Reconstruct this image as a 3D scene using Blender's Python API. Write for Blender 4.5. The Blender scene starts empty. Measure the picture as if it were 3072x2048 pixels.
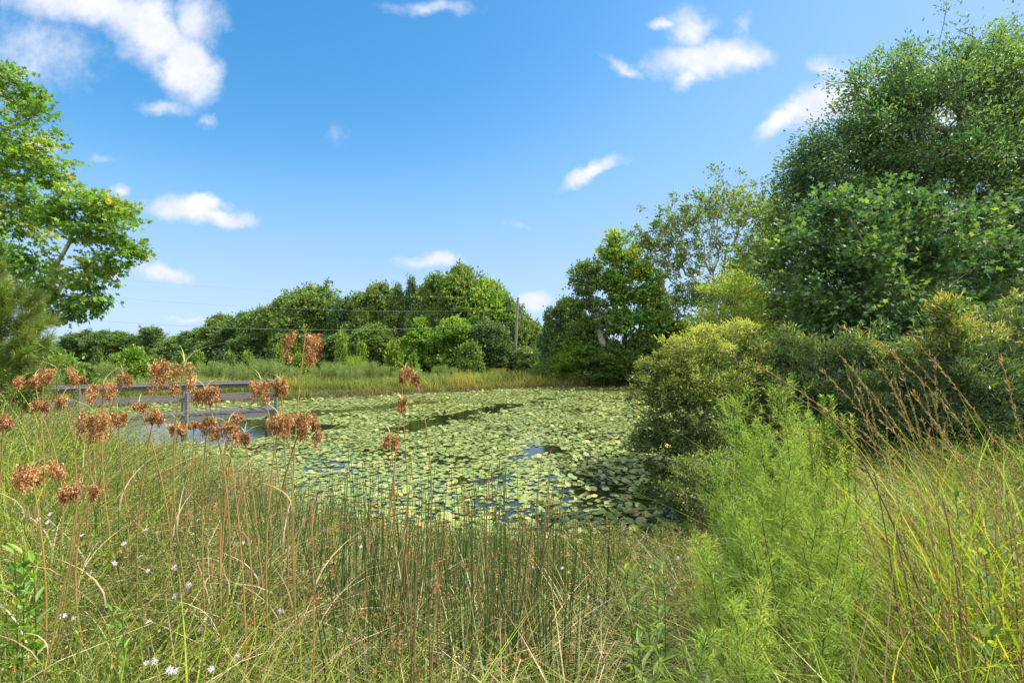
import bpy, math, random
import numpy as np
from mathutils import Vector, Matrix

# ------------------------------------------------------------------ camera, sky, sun
scn = bpy.context.scene
COL = scn.collection
CAMZ = 2.9
F = 512.0            # focal length in pixels of a 1024 px wide frame
HY = 354.0           # horizon row
cam_d = bpy.data.cameras.new('camera'); cam = bpy.data.objects.new('camera', cam_d); COL.objects.link(cam)
cam_d.sensor_width = 36; cam_d.lens = 18; cam_d.clip_start = 0.05; cam_d.clip_end = 9000
cam.location = (0, 0, CAMZ)
cam.rotation_euler = (math.radians(90) + math.atan((HY - 341) / F), 0, 0)
scn.camera = cam
scn.view_settings.view_transform = 'Standard'; scn.view_settings.look = 'None'
scn.view_settings.exposure = 1.3; scn.view_settings.gamma = 1
scn.cycles.max_bounces = 6; scn.cycles.transparent_max_bounces = 4
scn.cycles.diffuse_bounces = 3; scn.cycles.glossy_bounces = 2; scn.cycles.transmission_bounces = 3

SUN_EL, SUN_AZ = math.radians(54), math.radians(80)   # azimuth clockwise from +Y (view direction)
sd = Vector((math.sin(SUN_AZ) * math.cos(SUN_EL), math.cos(SUN_AZ) * math.cos(SUN_EL), math.sin(SUN_EL)))
sun_d = bpy.data.lights.new('sun', 'SUN'); sun = bpy.data.objects.new('sun', sun_d); COL.objects.link(sun)
sun_d.energy = 4.2; sun_d.angle = math.radians(0.5); sun_d.color = (1.0, 0.95, 0.86)
sun.rotation_euler = sd.to_track_quat('Z', 'Y').to_euler()

world = bpy.data.worlds.new('World'); scn.world = world; world.use_nodes = True
nt = world.node_tree; N = nt.nodes; L = nt.links; N.clear()
def wn(t, **k):
    n = N.new(t)
    for a, b in k.items(): setattr(n, a, b)
    return n
def wmath(op, a, b=None, clamp=False):
    n = wn('ShaderNodeMath', operation=op, use_clamp=clamp)
    for i, x in enumerate((a, b)):
        if x is None: continue
        if isinstance(x, (int, float)): n.inputs[i].default_value = x
        else: L.new(x, n.inputs[i])
    return n.outputs[0]
sky = wn('ShaderNodeTexSky', sky_type='NISHITA', sun_disc=False, sun_elevation=SUN_EL, sun_rotation=SUN_AZ)
sky.altitude = 0; sky.air_density = 1.0; sky.dust_density = 0.6; sky.ozone_density = 2.0
sc1 = wn('ShaderNodeVectorMath', operation='SCALE'); sc1.inputs['Scale'].default_value = .15; L.new(sky.outputs[0], sc1.inputs[0])
cv = wn('ShaderNodeRGBCurve'); L.new(sc1.outputs[0], cv.inputs['Color'])
for ch, pts_ in ((0, [(.2, .05), (.28, .115), (.385, .172), (.75, .25), (1, .27)]), (1, [(.324, .172), (.44, .245), (.583, .285), (.85, .335), (1, .35)]), (2, [(.573, .363), (.714, .43), (.85, .455), (1, .47)])):
    c_ = cv.mapping.curves[ch]; c_.points[0].location = (0, 0); c_.points[1].location = pts_[-1]
    for p_ in pts_[:-1]: c_.points.new(*p_)
cv.mapping.extend = 'HORIZONTAL'; cv.mapping.update()
hs = wn('ShaderNodeVectorMath', operation='SCALE'); hs.inputs['Scale'].default_value = 1.0 / .15; L.new(cv.outputs[0], hs.inputs[0])
bg = wn('ShaderNodeBackground'); bg.inputs[1].default_value = 0.15
L.new(hs.outputs[0], bg.inputs[0])
tc = wn('ShaderNodeTexCoord'); sep = wn('ShaderNodeSeparateXYZ'); L.new(tc.outputs['Generated'], sep.inputs[0])
yy = wmath('MAXIMUM', sep.outputs[1], 0.02)
u = wmath('DIVIDE', sep.outputs[0], yy); v = wmath('DIVIDE', sep.outputs[2], yy)
cmb = wn('ShaderNodeCombineXYZ'); L.new(u, cmb.inputs[0]); L.new(v, cmb.inputs[1])
def wnoise(scale, detail, rough=0.6):
    n = wn('ShaderNodeTexNoise'); n.inputs['Scale'].default_value = scale
    n.inputs['Detail'].default_value = detail; n.inputs['Roughness'].default_value = rough
    L.new(cmb.outputs[0], n.inputs['Vector']); return n
nz = wnoise(9, 5)
vs = wn('ShaderNodeVectorMath', operation='SUBTRACT'); L.new(nz.outputs['Color'], vs.inputs[0]); vs.inputs[1].default_value = (.5, .5, .5)
vm = wn('ShaderNodeVectorMath', operation='MULTIPLY'); L.new(vs.outputs[0], vm.inputs[0]); vm.inputs[1].default_value = (.11, .07, 0)
va = wn('ShaderNodeVectorMath', operation='ADD'); L.new(vm.outputs[0], va.inputs[0]); L.new(cmb.outputs[0], va.inputs[1])
CLOUDS = [  # cx, cy, rx, ry (frame pixels of direction), angle, density
    (80, -6, 100, 28, -8, .9), (140, 24, 64, 36, -38, .95), (180, 64, 44, 33, -50, 1), (190, 15, 36, 36, 0, .72), (130, 6, 60, 24, 0, .8),
    (25, 45, 85, 55, 0, .48), (165, 106, 36, 11, 0, .5), (203, 116, 11, 9, 0, .45),
    (183, 207, 46, 15, 0, .9), (218, 213, 38, 10, -8, .9), (197, 199, 24, 11, 0, 1),
    (161, 274, 28, 10, 0, .85), (114, 280, 18, 8, 0, .7), (437, 260, 26, 11, 8, .75), (418, 264, 22, 8, 0, .55), (535, 302, 20, 10, 8, .95),
    (708, 55, 62, 22, 4, .95), (735, 50, 48, 18, 0, .95), (690, 24, 28, 27, 0, .72), (668, 18, 20, 8, -15, .7), (628, 62, 30, 9, -25, .6),
    (692, 74, 20, 14, 0, .7), (590, 170, 38, 9, 24, .85), (830, 100, 58, 25, 18, .95), (788, 115, 40, 13, 35, .9),
    (838, 62, 28, 14, 0, .65), (925, 95, 80, 40, 0, .95), (1040, 150, 70, 40, 0, .9), (190, 318, 30, 4, -3, .5), (430, 2, 60, 9, 0, .5),
    (38, 142, 20, 14, 0, .8), (336, 130, 18, 18, 0, .3), (118, 189, 12, 8, 0, .7), (748, 20, 14, 14, 0, .4), (520, 225, 20, 5, 0, .3),
    (95, 158, 18, 8, 0, .4)]
tot = None
for cx, cy, rx, ry, an, den in CLOUDS:
    mp = wn('ShaderNodeMapping', vector_type='TEXTURE')
    mp.inputs['Location'].default_value = ((cx - 512) / F, (HY - cy) / F, 0)
    mp.inputs['Rotation'].default_value = (0, 0, math.radians(an))
    mp.inputs['Scale'].default_value = (rx / F, ry / F, 1)
    L.new(va.outputs[0], mp.inputs['Vector'])
    ln = wn('ShaderNodeVectorMath', operation='LENGTH'); L.new(mp.outputs[0], ln.inputs[0])
    mr = wn('ShaderNodeMapRange'); L.new(ln.outputs['Value'], mr.inputs['Value'])
    mr.inputs['From Min'].default_value = 1.35; mr.inputs['From Max'].default_value = 0.2
    mr.inputs['To Min'].default_value = 0; mr.inputs['To Max'].default_value = den
    tot = mr.outputs[0] if tot is None else wmath('MAXIMUM', tot, mr.outputs[0])
nz2 = wnoise(26, 6, .65)
d1 = wmath('ADD', tot, wmath('MULTIPLY', wmath('SUBTRACT', nz2.outputs['Fac'], 0.5), 0.55))
mr = wn('ShaderNodeMapRange', interpolation_type='SMOOTHSTEP'); L.new(d1, mr.inputs['Value'])
mr.inputs['From Min'].default_value = 0.12; mr.inputs['From Max'].default_value = 0.85
gate = wmath('GREATER_THAN', sep.outputs[1], 0.03)
gate2 = wmath('GREATER_THAN', tot, 0.001)
alpha = wmath('MULTIPLY', wmath('MULTIPLY', mr.outputs[0], gate), gate2)
cr = wn('ShaderNodeValToRGB'); L.new(wnoise(14, 3).outputs['Fac'], cr.inputs[0])
cr.color_ramp.elements[0].position = .36; cr.color_ramp.elements[0].color = (.34, .36, .42, 1)
cr.color_ramp.elements[1].position = .62; cr.color_ramp.elements[1].color = (.405, .415, .44, 1)
bgc = wn('ShaderNodeBackground'); bgc.inputs[1].default_value = 1.0; L.new(cr.outputs[0], bgc.inputs[0])
mx = wn('ShaderNodeMixShader'); L.new(alpha, mx.inputs[0]); L.new(bg.outputs[0], mx.inputs[1]); L.new(bgc.outputs[0], mx.inputs[2])
# unseen bright cumulus, added overhead and behind the photographer to raise the fill light
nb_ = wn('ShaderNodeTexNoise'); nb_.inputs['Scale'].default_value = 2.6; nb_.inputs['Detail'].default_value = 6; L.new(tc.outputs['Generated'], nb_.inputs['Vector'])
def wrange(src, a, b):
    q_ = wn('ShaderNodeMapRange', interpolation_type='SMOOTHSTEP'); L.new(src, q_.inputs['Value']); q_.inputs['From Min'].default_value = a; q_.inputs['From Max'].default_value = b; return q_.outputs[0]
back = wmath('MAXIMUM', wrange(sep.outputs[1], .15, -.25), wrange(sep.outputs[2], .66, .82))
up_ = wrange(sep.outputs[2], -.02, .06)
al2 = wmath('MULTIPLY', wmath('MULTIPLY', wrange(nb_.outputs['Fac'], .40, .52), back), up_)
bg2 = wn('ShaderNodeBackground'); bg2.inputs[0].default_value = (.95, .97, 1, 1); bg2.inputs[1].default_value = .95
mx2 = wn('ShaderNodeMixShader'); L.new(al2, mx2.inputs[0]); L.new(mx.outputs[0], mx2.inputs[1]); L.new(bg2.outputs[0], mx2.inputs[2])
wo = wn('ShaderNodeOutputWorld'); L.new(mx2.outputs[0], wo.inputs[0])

# ------------------------------------------------------------------ helpers
rng = np.random.default_rng(7); random.seed(7)
def W(px, py, Y): return np.array([(px - 512) / F * Y, Y, CAMZ - (py - HY) / F * Y])
def ramp(nodes, links, src, stops):
    c = nodes.new('ShaderNodeValToRGB'); links.new(src, c.inputs[0])
    e = c.color_ramp.elements
    while len(e) < len(stops): e.new(0.5)
    for i, (p, col) in enumerate(stops): e[i].position = p; e[i].color = (*col, 1)
    return c.outputs[0]
def leafmat(name, stops, trans=.35, rough=.5, spec=.35, tcol=(1.5, 1.45, .55), tipstops=None):
    m = bpy.data.materials.new(name); m.use_nodes = True
    n, l = m.node_tree.nodes, m.node_tree.links; n.clear()
    a = n.new('ShaderNodeAttribute'); a.attribute_name = 'v'
    col = ramp(n, l, a.outputs['Fac'], stops)
    if tipstops:
        a2 = n.new('ShaderNodeAttribute'); a2.attribute_name = 't'
        mx_ = n.new('ShaderNodeMix'); mx_.data_type = 'RGBA'; mx_.blend_type = 'MULTIPLY'; mx_.inputs[0].default_value = 1
        l.new(col, mx_.inputs[6]); l.new(ramp(n, l, a2.outputs['Fac'], tipstops), mx_.inputs[7]); col = mx_.outputs[2]
    p = n.new('ShaderNodeBsdfPrincipled'); l.new(col, p.inputs['Base Color'])
    p.inputs['Roughness'].default_value = rough + .06; p.inputs['Specular IOR Level'].default_value = spec * .8
    tr = n.new('ShaderNodeBsdfTranslucent'); mc = n.new('ShaderNodeMix'); mc.data_type = 'RGBA'; mc.blend_type = 'MULTIPLY'
    mc.inputs[0].default_value = 1; l.new(col, mc.inputs[6]); mc.inputs[7].default_value = (*tcol, 1); l.new(mc.outputs[2], tr.inputs[0])
    ms = n.new('ShaderNodeMixShader'); ms.inputs[0].default_value = trans
    l.new(p.outputs[0], ms.inputs[1]); l.new(tr.outputs[0], ms.inputs[2])
    o = n.new('ShaderNodeOutputMaterial'); l.new(ms.outputs[0], o.inputs[0]); return m
def noisemat(name, stops, scale=8, rough=.8, bump=.3, stretch=(1, 1, 1), detail=6, spec=.3):
    m = bpy.data.materials.new(name); m.use_nodes = True
    n, l = m.node_tree.nodes, m.node_tree.links; n.clear()
    t = n.new('ShaderNodeTexCoord'); mp = n.new('ShaderNodeMapping'); mp.inputs['Scale'].default_value = stretch
    l.new(t.outputs['Object'], mp.inputs[0])
    z = n.new('ShaderNodeTexNoise'); z.inputs['Scale'].default_value = scale; z.inputs['Detail'].default_value = detail
    l.new(mp.outputs[0], z.inputs['Vector'])
    p = n.new('ShaderNodeBsdfPrincipled'); l.new(ramp(n, l, z.outputs['Fac'], stops), p.inputs['Base Color'])
    p.inputs['Roughness'].default_value = rough; p.inputs['Specular IOR Level'].default_value = spec
    if bump:
        b = n.new('ShaderNodeBump'); b.inputs['Strength'].default_value = bump; b.inputs['Distance'].default_value = .02
        l.new(z.outputs['Fac'], b.inputs['Height']); l.new(b.outputs[0], p.inputs['Normal'])
    o = n.new('ShaderNodeOutputMaterial'); l.new(p.outputs[0], o.inputs[0]); return m

class Geo:
    """collects numpy vertices and quads/tris with per-vertex attributes v and t"""
    def __init__(s): s.V = []; s.Fc = []; s.a = []; s.t = []; s.n = 0
    def add(s, verts, faces, a, t=None):
        verts = np.asarray(verts, dtype=np.float32).reshape(-1, 3)
        s.V.append(verts); s.Fc.append(np.asarray(faces, dtype=np.int64) + s.n)
        s.a.append(np.broadcast_to(np.asarray(a, dtype=np.float32), (len(verts),)).copy() if np.ndim(a) == 0 else np.asarray(a, dtype=np.float32))
        s.t.append(np.ones(len(verts), np.float32) * .5 if t is None else np.asarray(t, dtype=np.float32)); s.n += len(verts)
    def mesh(s, name, mat, smooth=False):
        me = bpy.data.meshes.new(name); V = np.concatenate(s.V)
        me.vertices.add(len(V)); me.vertices.foreach_set('co', V.ravel())
        tot = np.concatenate([np.full(len(f), f.shape[1]) for f in s.Fc]); idx = np.concatenate([f.ravel() for f in s.Fc])
        me.loops.add(len(idx)); me.loops.foreach_set('vertex_index', idx.astype(np.int32))
        me.polygons.add(len(tot)); st = np.concatenate([[0], np.cumsum(tot)[:-1]])
        me.polygons.foreach_set('loop_start', st.astype(np.int32)); me.polygons.foreach_set('loop_total', tot.astype(np.int32))
        me.polygons.foreach_set('use_smooth', np.full(len(tot), smooth))
        me.update(calc_edges=True)
        for nm, arr in (('v', s.a), ('t', s.t)):
            at = me.attributes.new(nm, 'FLOAT', 'POINT'); at.data.foreach_set('value', np.concatenate(arr))
        me.materials.append(mat); return me
    def build(s, name, mat, parent=None, smooth=False):
        me = s.mesh(name, mat, smooth); o = bpy.data.objects.new(name, me); COL.objects.link(o)
        if parent: o.parent = parent
        return o
def norm(a): return a / np.maximum(np.linalg.norm(a, axis=-1, keepdims=True), 1e-9)

def tubes(g, p0, p1, r0, r1, a=.5, sides=5):
    p0, p1 = np.asarray(p0, float), np.asarray(p1, float); n = len(p0)
    if n == 0: return
    r0 = np.broadcast_to(r0, (n,)); r1 = np.broadcast_to(r1, (n,))
    d = norm(p1 - p0); ref = np.where(np.abs(d[:, 2:3]) > .9, [[1., 0, 0]], [[0, 0, 1.]])
    x = norm(np.cross(d, ref)); y = np.cross(d, x)
    an = np.arange(sides) * 2 * np.pi / sides; c, s_ = np.cos(an)[None, :, None], np.sin(an)[None, :, None]
    ring = x[:, None] * c + y[:, None] * s_
    V = np.concatenate([p0[:, None] + ring * r0[:, None, None], p1[:, None] + ring * r1[:, None, None]], 1)
    k = np.arange(sides); q = np.stack([k, (k + 1) % sides, (k + 1) % sides + sides, k + sides], 1)
    fc = (np.arange(n)[:, None, None] * 2 * sides + q[None]).reshape(-1, 4)
    av = np.repeat(np.broadcast_to(a, (n,)), 2 * sides)
    g.add(V, fc, av)
def polytube(g, pts, r0, r1, a=.5, sides=6):
    """one continuous tapering tube along a polyline"""
    pts = np.asarray(pts, float); n = len(pts)
    d = norm(np.gradient(pts, axis=0)); x = norm(np.cross(d, [0.31, 0.95, 0.12])); y = np.cross(d, x)
    r = np.linspace(r0, r1, n) if np.ndim(r0) == 0 else np.asarray(r0)
    an = np.arange(sides) * 2 * np.pi / sides
    V = pts[:, None] + (x[:, None] * np.cos(an)[None, :, None] + y[:, None] * np.sin(an)[None, :, None]) * r[:, None, None]
    k = np.arange(sides); q = np.stack([k, (k + 1) % sides, (k + 1) % sides + sides, k + sides], 1)
    fc = (np.arange(n - 1)[:, None, None] * sides + q[None]).reshape(-1, 4)
    t = np.repeat(np.linspace(0, 1, n), sides)
    g.add(V, fc, a, t)

QUAD = (np.array([[0, 0, 0], [.45, .5, .10], [1, 0, 0], [.45, -.5, .10]]), np.array([[0, 1, 2, 3]]))
HEXA = (np.array([[0, 0, 0], [.12, .42, .08], [.62, .46, .02], [1, 0, -.12], [.62, -.46, .02], [.12, -.42, .08]]), np.array([[0, 1, 2, 3], [0, 3, 4, 5]]))
LANC = (np.array([[0, 0, 0], [.3, .5, .06], [.7, .36, .0], [1, 0, -.14], [.7, -.36, .0], [.3, -.5, .06]]), np.array([[0, 1, 2, 3], [0, 3, 4, 5]]))
STAR = (np.array([[0, 0, 0], [.05, .48, .05], [.38, .22, .02], [.62, .55, .0], [.66, .17, 0], [1, 0, -.1], [.66, -.17, 0], [.62, -.55, 0], [.38, -.22, .02], [.05, -.48, .05]]),
        np.array([[0, 1, 2, 8], [2, 3, 4, 8], [8, 4, 6, 7], [4, 5, 6, 6], [0, 8, 9, 9]]))
def leaves(g, pos, d, nrm, length, width, a, tpl=QUAD):
    n = len(pos); d = norm(d); y = norm(np.cross(nrm, d)); z = np.cross(d, y)
    T, Fc = tpl; Fc = Fc.copy()
    L_ = np.broadcast_to(length, (n,))[:, None, None]; Wd = np.broadcast_to(width, (n,))[:, None, None]
    V = pos[:, None] + d[:, None] * T[None, :, 0:1] * L_ + y[:, None] * T[None, :, 1:2] * Wd + z[:, None] * T[None, :, 2:3] * L_
    tri = Fc[:, 2] == Fc[:, 3]
    off = np.arange(n)[:, None, None] * len(T)
    av = np.repeat(np.broadcast_to(a, (n,)), len(T)); V = V.reshape(-1, 3)
    base = g.n
    g.add(V, (off + Fc[~tri][None]).reshape(-1, 4), av)
    if tri.any(): g.Fc.append((off + Fc[tri][:, :3][None]).reshape(-1, 3) + base)
def blades(g, root, h, az, bend, width, a, segs=4, lean=None, taper=.8, droop=0.0):
    """grass blades: ribbon following an arched centre line"""
    n = len(root); t = np.linspace(0, 1, segs + 1)
    h = np.broadcast_to(h, (n,)); bend = np.broadcast_to(bend, (n,)); width = np.broadcast_to(width, (n,))
    dirh = np.stack([np.cos(az), np.sin(az), 0 * az], 1)
    tt = t[None, :, None]
    c = root[:, None] + dirh[:, None] * (h * bend)[:, None, None] * tt ** 2 + np.array([0, 0, 1.])[None, None] * h[:, None, None] * (tt * (1 - .35 * np.minimum(bend, 1.6)[:, None, None] * tt))
    if lean is not None: c = c + lean[:, None] * h[:, None, None] * tt
    fa = rng.uniform(0, np.pi, n)
    side = np.stack([np.cos(fa), np.sin(fa), 0 * fa], 1)
    w = width[:, None, None] * .5 * (1 - np.clip(tt, 0, .97) ** (1 / taper * 1.6))
    V = np.stack([c + side[:, None] * w, c - side[:, None] * w], 2).reshape(-1, 3)
    k = np.arange(segs) * 2; q = np.stack([k, k + 1, k + 3, k + 2], 1)
    fc = (np.arange(n)[:, None, None] * 2 * (segs + 1) + q[None]).reshape(-1, 4)
    g.add(V, fc, np.repeat(np.broadcast_to(a, (n,)), 2 * (segs + 1)), np.tile(np.repeat(t, 2), n))

def tag(o, label=None, cat=None, group=None, kind=None):
    if label: o['label'] = label
    if cat: o['category'] = cat
    if group: o['group'] = group
    if kind: o['kind'] = kind
    return o
def thing(name, label, cat, loc=(0, 0, 0), group=None):
    o = bpy.data.objects.new(name, None); COL.objects.link(o); o.location = tuple(float(c) for c in loc)
    o.empty_display_size = .2
    return tag(o, label, cat, group)
def kids(o): return [c for c in bpy.data.objects if c.parent == o]
def dup(root, children, loc, scale=(1, 1, 1), rotz=0, label=None, mats=None):
    r = root.copy(); COL.objects.link(r); r.location = tuple(float(c) for c in loc); r.scale = scale; r.rotation_euler = (0, 0, rotz)
    if label: r['label'] = label
    for ch in children:
        c = ch.copy(); COL.objects.link(c); c.parent = r
        if mats and ch.name.split('.')[0] in mats:
            c.material_slots[0].link = 'OBJECT'; c.material_slots[0].material = mats[ch.name.split('.')[0]]
    return r

# ------------------------------------------------------------------ materials
M = {}
M['bark'] = noisemat('bark', [(.3, (.06, .047, .035)), (.5, (.12, .095, .075)), (.7, (.20, .17, .14))], 9, .9, .7, (1, 1, .25))
M['bark_pale'] = noisemat('pale_bark', [(.3, (.20, .17, .14)), (.6, (.36, .33, .28)), (.75, (.45, .42, .38))], 9, .9, .6, (1, 1, .3))
M['wood'] = noisemat('weathered_wood', [(.25, (.045, .042, .042)), (.5, (.12, .115, .115)), (.75, (.27, .255, .25))], 14, .85, .5, (.35, 6, 6))
M['deck'] = noisemat('deck_boards', [(.25, (.03, .029, .029)), (.5, (.07, .067, .066)), (.75, (.14, .135, .13))], 9, .85, .5, (1, 1, 1))
M['pole'] = noisemat('pole_wood', [(.3, (.13, .12, .105)), (.7, (.26, .24, .215))], 12, .85, .3, (4, 4, .3))
M['metal'] = noisemat('dull_metal', [(.3, (.25, .25, .25)), (.7, (.4, .4, .4))], 20, .5, .1)
M['wire'] = noisemat('wire_metal', [(.3, (.24, .25, .25)), (.7, (.32, .33, .33))], 20, .45, 0)
M['green'] = leafmat('leaf_mid_green', [(0, (0.057, 0.108, 0.0251)), (.5, (0.108, 0.188, 0.0433)), (1, (0.182, 0.274, 0.057))], .33)
M['dark'] = leafmat('leaf_dark_green', [(0, (0.0473, 0.0945, 0.0338)), (.5, (0.0918, 0.165, 0.054)), (1, (0.149, 0.243, 0.0675))], .3, .42, .45)
M['olive'] = leafmat('leaf_olive_green', [(0, (0.0711, 0.127, 0.033)), (.5, (0.128, 0.215, 0.0528)), (.85, (0.193, 0.278, 0.066)), (1, (0.275, 0.24, 0.0726))], .38)
M['bright'] = leafmat('leaf_bright_green', [(0, (0.0671, 0.153, 0.0208)), (.5, (0.134, 0.27, 0.0347)), (.85, (0.224, 0.341, 0.0462)), (1, (0.38, 0.353, 0.0578))], .42, .45, .4)
M['lime'] = leafmat('leaf_yellow_green', [(0, (0.0636, 0.126, 0.022)), (.5, (0.159, 0.252, 0.0385)), (1, (0.302, 0.368, 0.055))], .42)
M['yellow'] = leafmat('leaf_yellow', [(0, (0.111, 0.21, 0.03)), (.5, (0.212, 0.34, 0.045)), (.85, (0.357, 0.43, 0.07)), (1, (0.476, 0.48, 0.09))], .45)
M['orange'] = leafmat('leaf_orange_tipped', [(0, (0.076, 0.197, 0.032)), (.5, (0.168, 0.337, 0.0481)), (.8, (0.335, 0.41, 0.056)), (1, (0.517, 0.391, 0.0641))], .3)
M['blue'] = leafmat('leaf_blue_green', [(0, (0.0382, 0.0922, 0.0362)), (.5, (0.0765, 0.166, 0.0619)), (.9, (0.141, 0.245, 0.0749)), (1, (0.255, 0.333, 0.0642))], .36, .55, .3)
M['willow'] = leafmat('leaf_oak', [(0, (0.0516, 0.11, 0.0465)), (.4, (0.1, 0.191, 0.0771)), (.8, (0.185, 0.288, 0.0996)), (1, (0.31, 0.381, 0.0797))], .36, .45, .5, (1.15, 1.35, .6))
M['myrtle'] = leafmat('leaf_wax_myrtle', [(0, (0.0466, 0.0876, 0.0195)), (.45, (0.103, 0.153, 0.0342)), (.75, (0.232, 0.284, 0.0585)), (1, (0.466, 0.482, 0.117))], .33, .38, .5)
M['narrow'] = leafmat('leaf_narrow_dark', [(0, (0.0537, 0.0989, 0.0361)), (.5, (0.111, 0.182, 0.0612)), (.85, (0.198, 0.289, 0.0765)), (1, (0.537, 0.445, 0.0971))], .3, .3, .8)
M['pine'] = leafmat('pine_needles', [(0, (.09, .10, .025)), (.5, (.13, .21, .035)), (.85, (.22, .31, .05)), (1, (.40, .28, .08))], .3, .4, .4)
M['feather'] = leafmat('dogfennel_foliage', [(0, (0.0847, 0.171, 0.0301)), (.5, (0.212, 0.343, 0.0604)), (1, (0.423, 0.484, 0.108))], .42, .5, .3)
M['fieldshrub'] = leafmat('field_shrub_foliage', [(0, (.10, .16, .045)), (.5, (.18, .26, .08)), (1, (.28, .35, .11))], .35, .6, .2)
M['lance'] = leafmat('lance_leaf', [(0, (.08, .14, .035)), (.5, (.14, .22, .055)), (1, (.25, .33, .09))], .38, .4, .5)
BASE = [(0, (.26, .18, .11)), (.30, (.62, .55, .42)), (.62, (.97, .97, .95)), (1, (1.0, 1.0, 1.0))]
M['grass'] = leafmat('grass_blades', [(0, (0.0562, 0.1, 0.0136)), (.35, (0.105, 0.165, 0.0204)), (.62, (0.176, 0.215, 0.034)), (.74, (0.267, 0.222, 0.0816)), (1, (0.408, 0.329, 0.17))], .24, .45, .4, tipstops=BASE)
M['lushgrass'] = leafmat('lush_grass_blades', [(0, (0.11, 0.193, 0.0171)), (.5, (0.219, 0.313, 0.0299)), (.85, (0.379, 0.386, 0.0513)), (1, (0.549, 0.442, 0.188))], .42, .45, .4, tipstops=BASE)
M['dry'] = leafmat('dry_grass', [(0, (0.16, 0.101, 0.045)), (.5, (0.336, 0.242, 0.12)), (1, (0.528, 0.429, 0.27))], .25, .6, .2)
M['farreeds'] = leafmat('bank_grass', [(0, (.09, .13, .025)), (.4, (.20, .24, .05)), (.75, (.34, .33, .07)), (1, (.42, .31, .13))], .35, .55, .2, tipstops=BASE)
M['rush'] = leafmat('rush_stems', [(0, (0.0268, 0.0574, 0.0153)), (.6, (0.0574, 0.107, 0.0229)), (.85, (0.13, 0.153, 0.0382)), (1, (0.291, 0.199, 0.0918))], .05, .4, .4)
M['stalk'] = leafmat('woolgrass_stalk', [(0, (.13, .13, .035)), (.5, (.24, .18, .055)), (1, (.32, .17, .06))], .05, .5, .3)
M['wool'] = leafmat('brown_seed_wool', [(0, (.17, .075, .024)), (.5, (.42, .215, .085)), (1, (.72, .47, .24))], .25, .8, .1, (1.2, 1, .8))
M['ray'] = leafmat('green_rays', [(0, (.24, .30, .08)), (1, (.42, .42, .14))], .2)
M['petal'] = leafmat('petals', [(0, (.60, .44, .72)), (.6, (.74, .60, .80)), (1, (.85, .76, .86))], .35, .5, .2, (1, 1, 1))
M['disc'] = noisemat('flower_centre', [(.3, (.62, .42, .04)), (.7, (.80, .62, .08))], 200, .7, 0)
M['pad'] = leafmat('lily_pad_leaf', [(0, (0.0967, 0.144, 0.0347)), (.35, (0.151, 0.211, 0.0546)), (.7, (0.237, 0.278, 0.0843)), (.9, (0.332, 0.336, 0.0894)), (.965, (0.559, 0.432, 0.0793)), (1, (0.364, 0.144, 0.0595))], .12, .42, .4)
M['petalw'] = leafmat('white_petal', [(0, (.75, .75, .72)), (1, (.85, .85, .82))], .2)
M['twig'] = noisemat('dead_twig', [(.3, (.16, .12, .09)), (.7, (.32, .26, .20))], 20, .9, .2)
M['brownstem'] = leafmat('brown_stems', [(0, (.09, .055, .035)), (.5, (.17, .11, .06)), (1, (.28, .22, .10))], .03, .6, .2)

# ------------------------------------------------------------------ terrain and water
POND = np.array([(2.8, 7.9), (.5, 7.6), (-2, 8.0), (-5, 9.6), (-8, 12.0), (-11, 13.6), (-14.2, 15.0), (-17.5, 17.3), (-21.5, 20.5), (-23.2, 25), (-21, 29.5),
                 (-15, 32), (-10, 35.0), (-4, 40), (1, 44), (7, 46), (13, 45.5), (15.5, 40), (13.5, 30), (9.5, 20), (6.5, 14), (4.3, 10.2)])
def pond_sd(x, y):
    """signed distance to the shoreline, positive on land"""
    x = np.asarray(x, float); y = np.asarray(y, float); P = POND; Q = np.roll(P, -1, 0)
    d2 = np.full(x.shape, 1e18); ins = np.zeros(x.shape, bool)
    for (ax, ay), (bx, by) in zip(P, Q):
        ex, ey = bx - ax, by - ay; t = np.clip(((x - ax) * ex + (y - ay) * ey) / (ex * ex + ey * ey), 0, 1)
        d2 = np.minimum(d2, (x - ax - t * ex) ** 2 + (y - ay - t * ey) ** 2)
        c = ((ay > y) != (by > y)) & (x < (bx - ax) * (y - ay) / (by - ay + 1e-12) + ax); ins ^= c
    return np.where(ins, -1, 1) * np.sqrt(d2)
def sm(a, b, x): t = np.clip((x - a) / (b - a), 0, 1); return t * t * (3 - 2 * t)
def gz(x, y):
    x = np.asarray(x, float); y = np.asarray(y, float)
    d = pond_sd(x, y) + .35 * np.sin(x * 1.3 + 1) * np.sin(y * 1.1) 
    near = 1 - sm(12, 24, y)
    T = .45 + .75 * near
    W_ = 2.2 + 4.2 * near
    h = np.where(d > 0, T * sm(-.6, W_, d) , -.9 * sm(0, 3, -d) + T * sm(-.6, W_, d))
    h = h + .05 * np.sin(x * .9 + 2) * np.cos(y * .7) * sm(0, 3, d) + .25 * np.sin(x * .021) * np.sin(y * .017 + 1) * sm(30, 90, d)
    return h
ax_ = np.concatenate([-np.geomspace(3000, 31, 26), np.linspace(-30, 24, 181), np.geomspace(25, 3000, 26)])
ay_ = np.concatenate([-np.geomspace(600, 4, 14), np.linspace(-3, 52, 184), np.geomspace(53, 6000, 32)])
GX, GY = np.meshgrid(ax_, ay_); g = Geo(); nx, ny = len(ax_), len(ay_)
ii = (np.arange(ny - 1)[:, None] * nx + np.arange(nx - 1)[None]).ravel()
g.add(np.stack([GX, GY, gz(GX, GY)], 2), np.stack([ii, ii + 1, ii + nx + 1, ii + nx], 1), .5)
mg = noisemat('soil_and_turf', [(.3, (.03, .025, .014)), (.5, (.06, .055, .022)), (.7, (.11, .095, .04))], 2.2, .95, .4)
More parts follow.
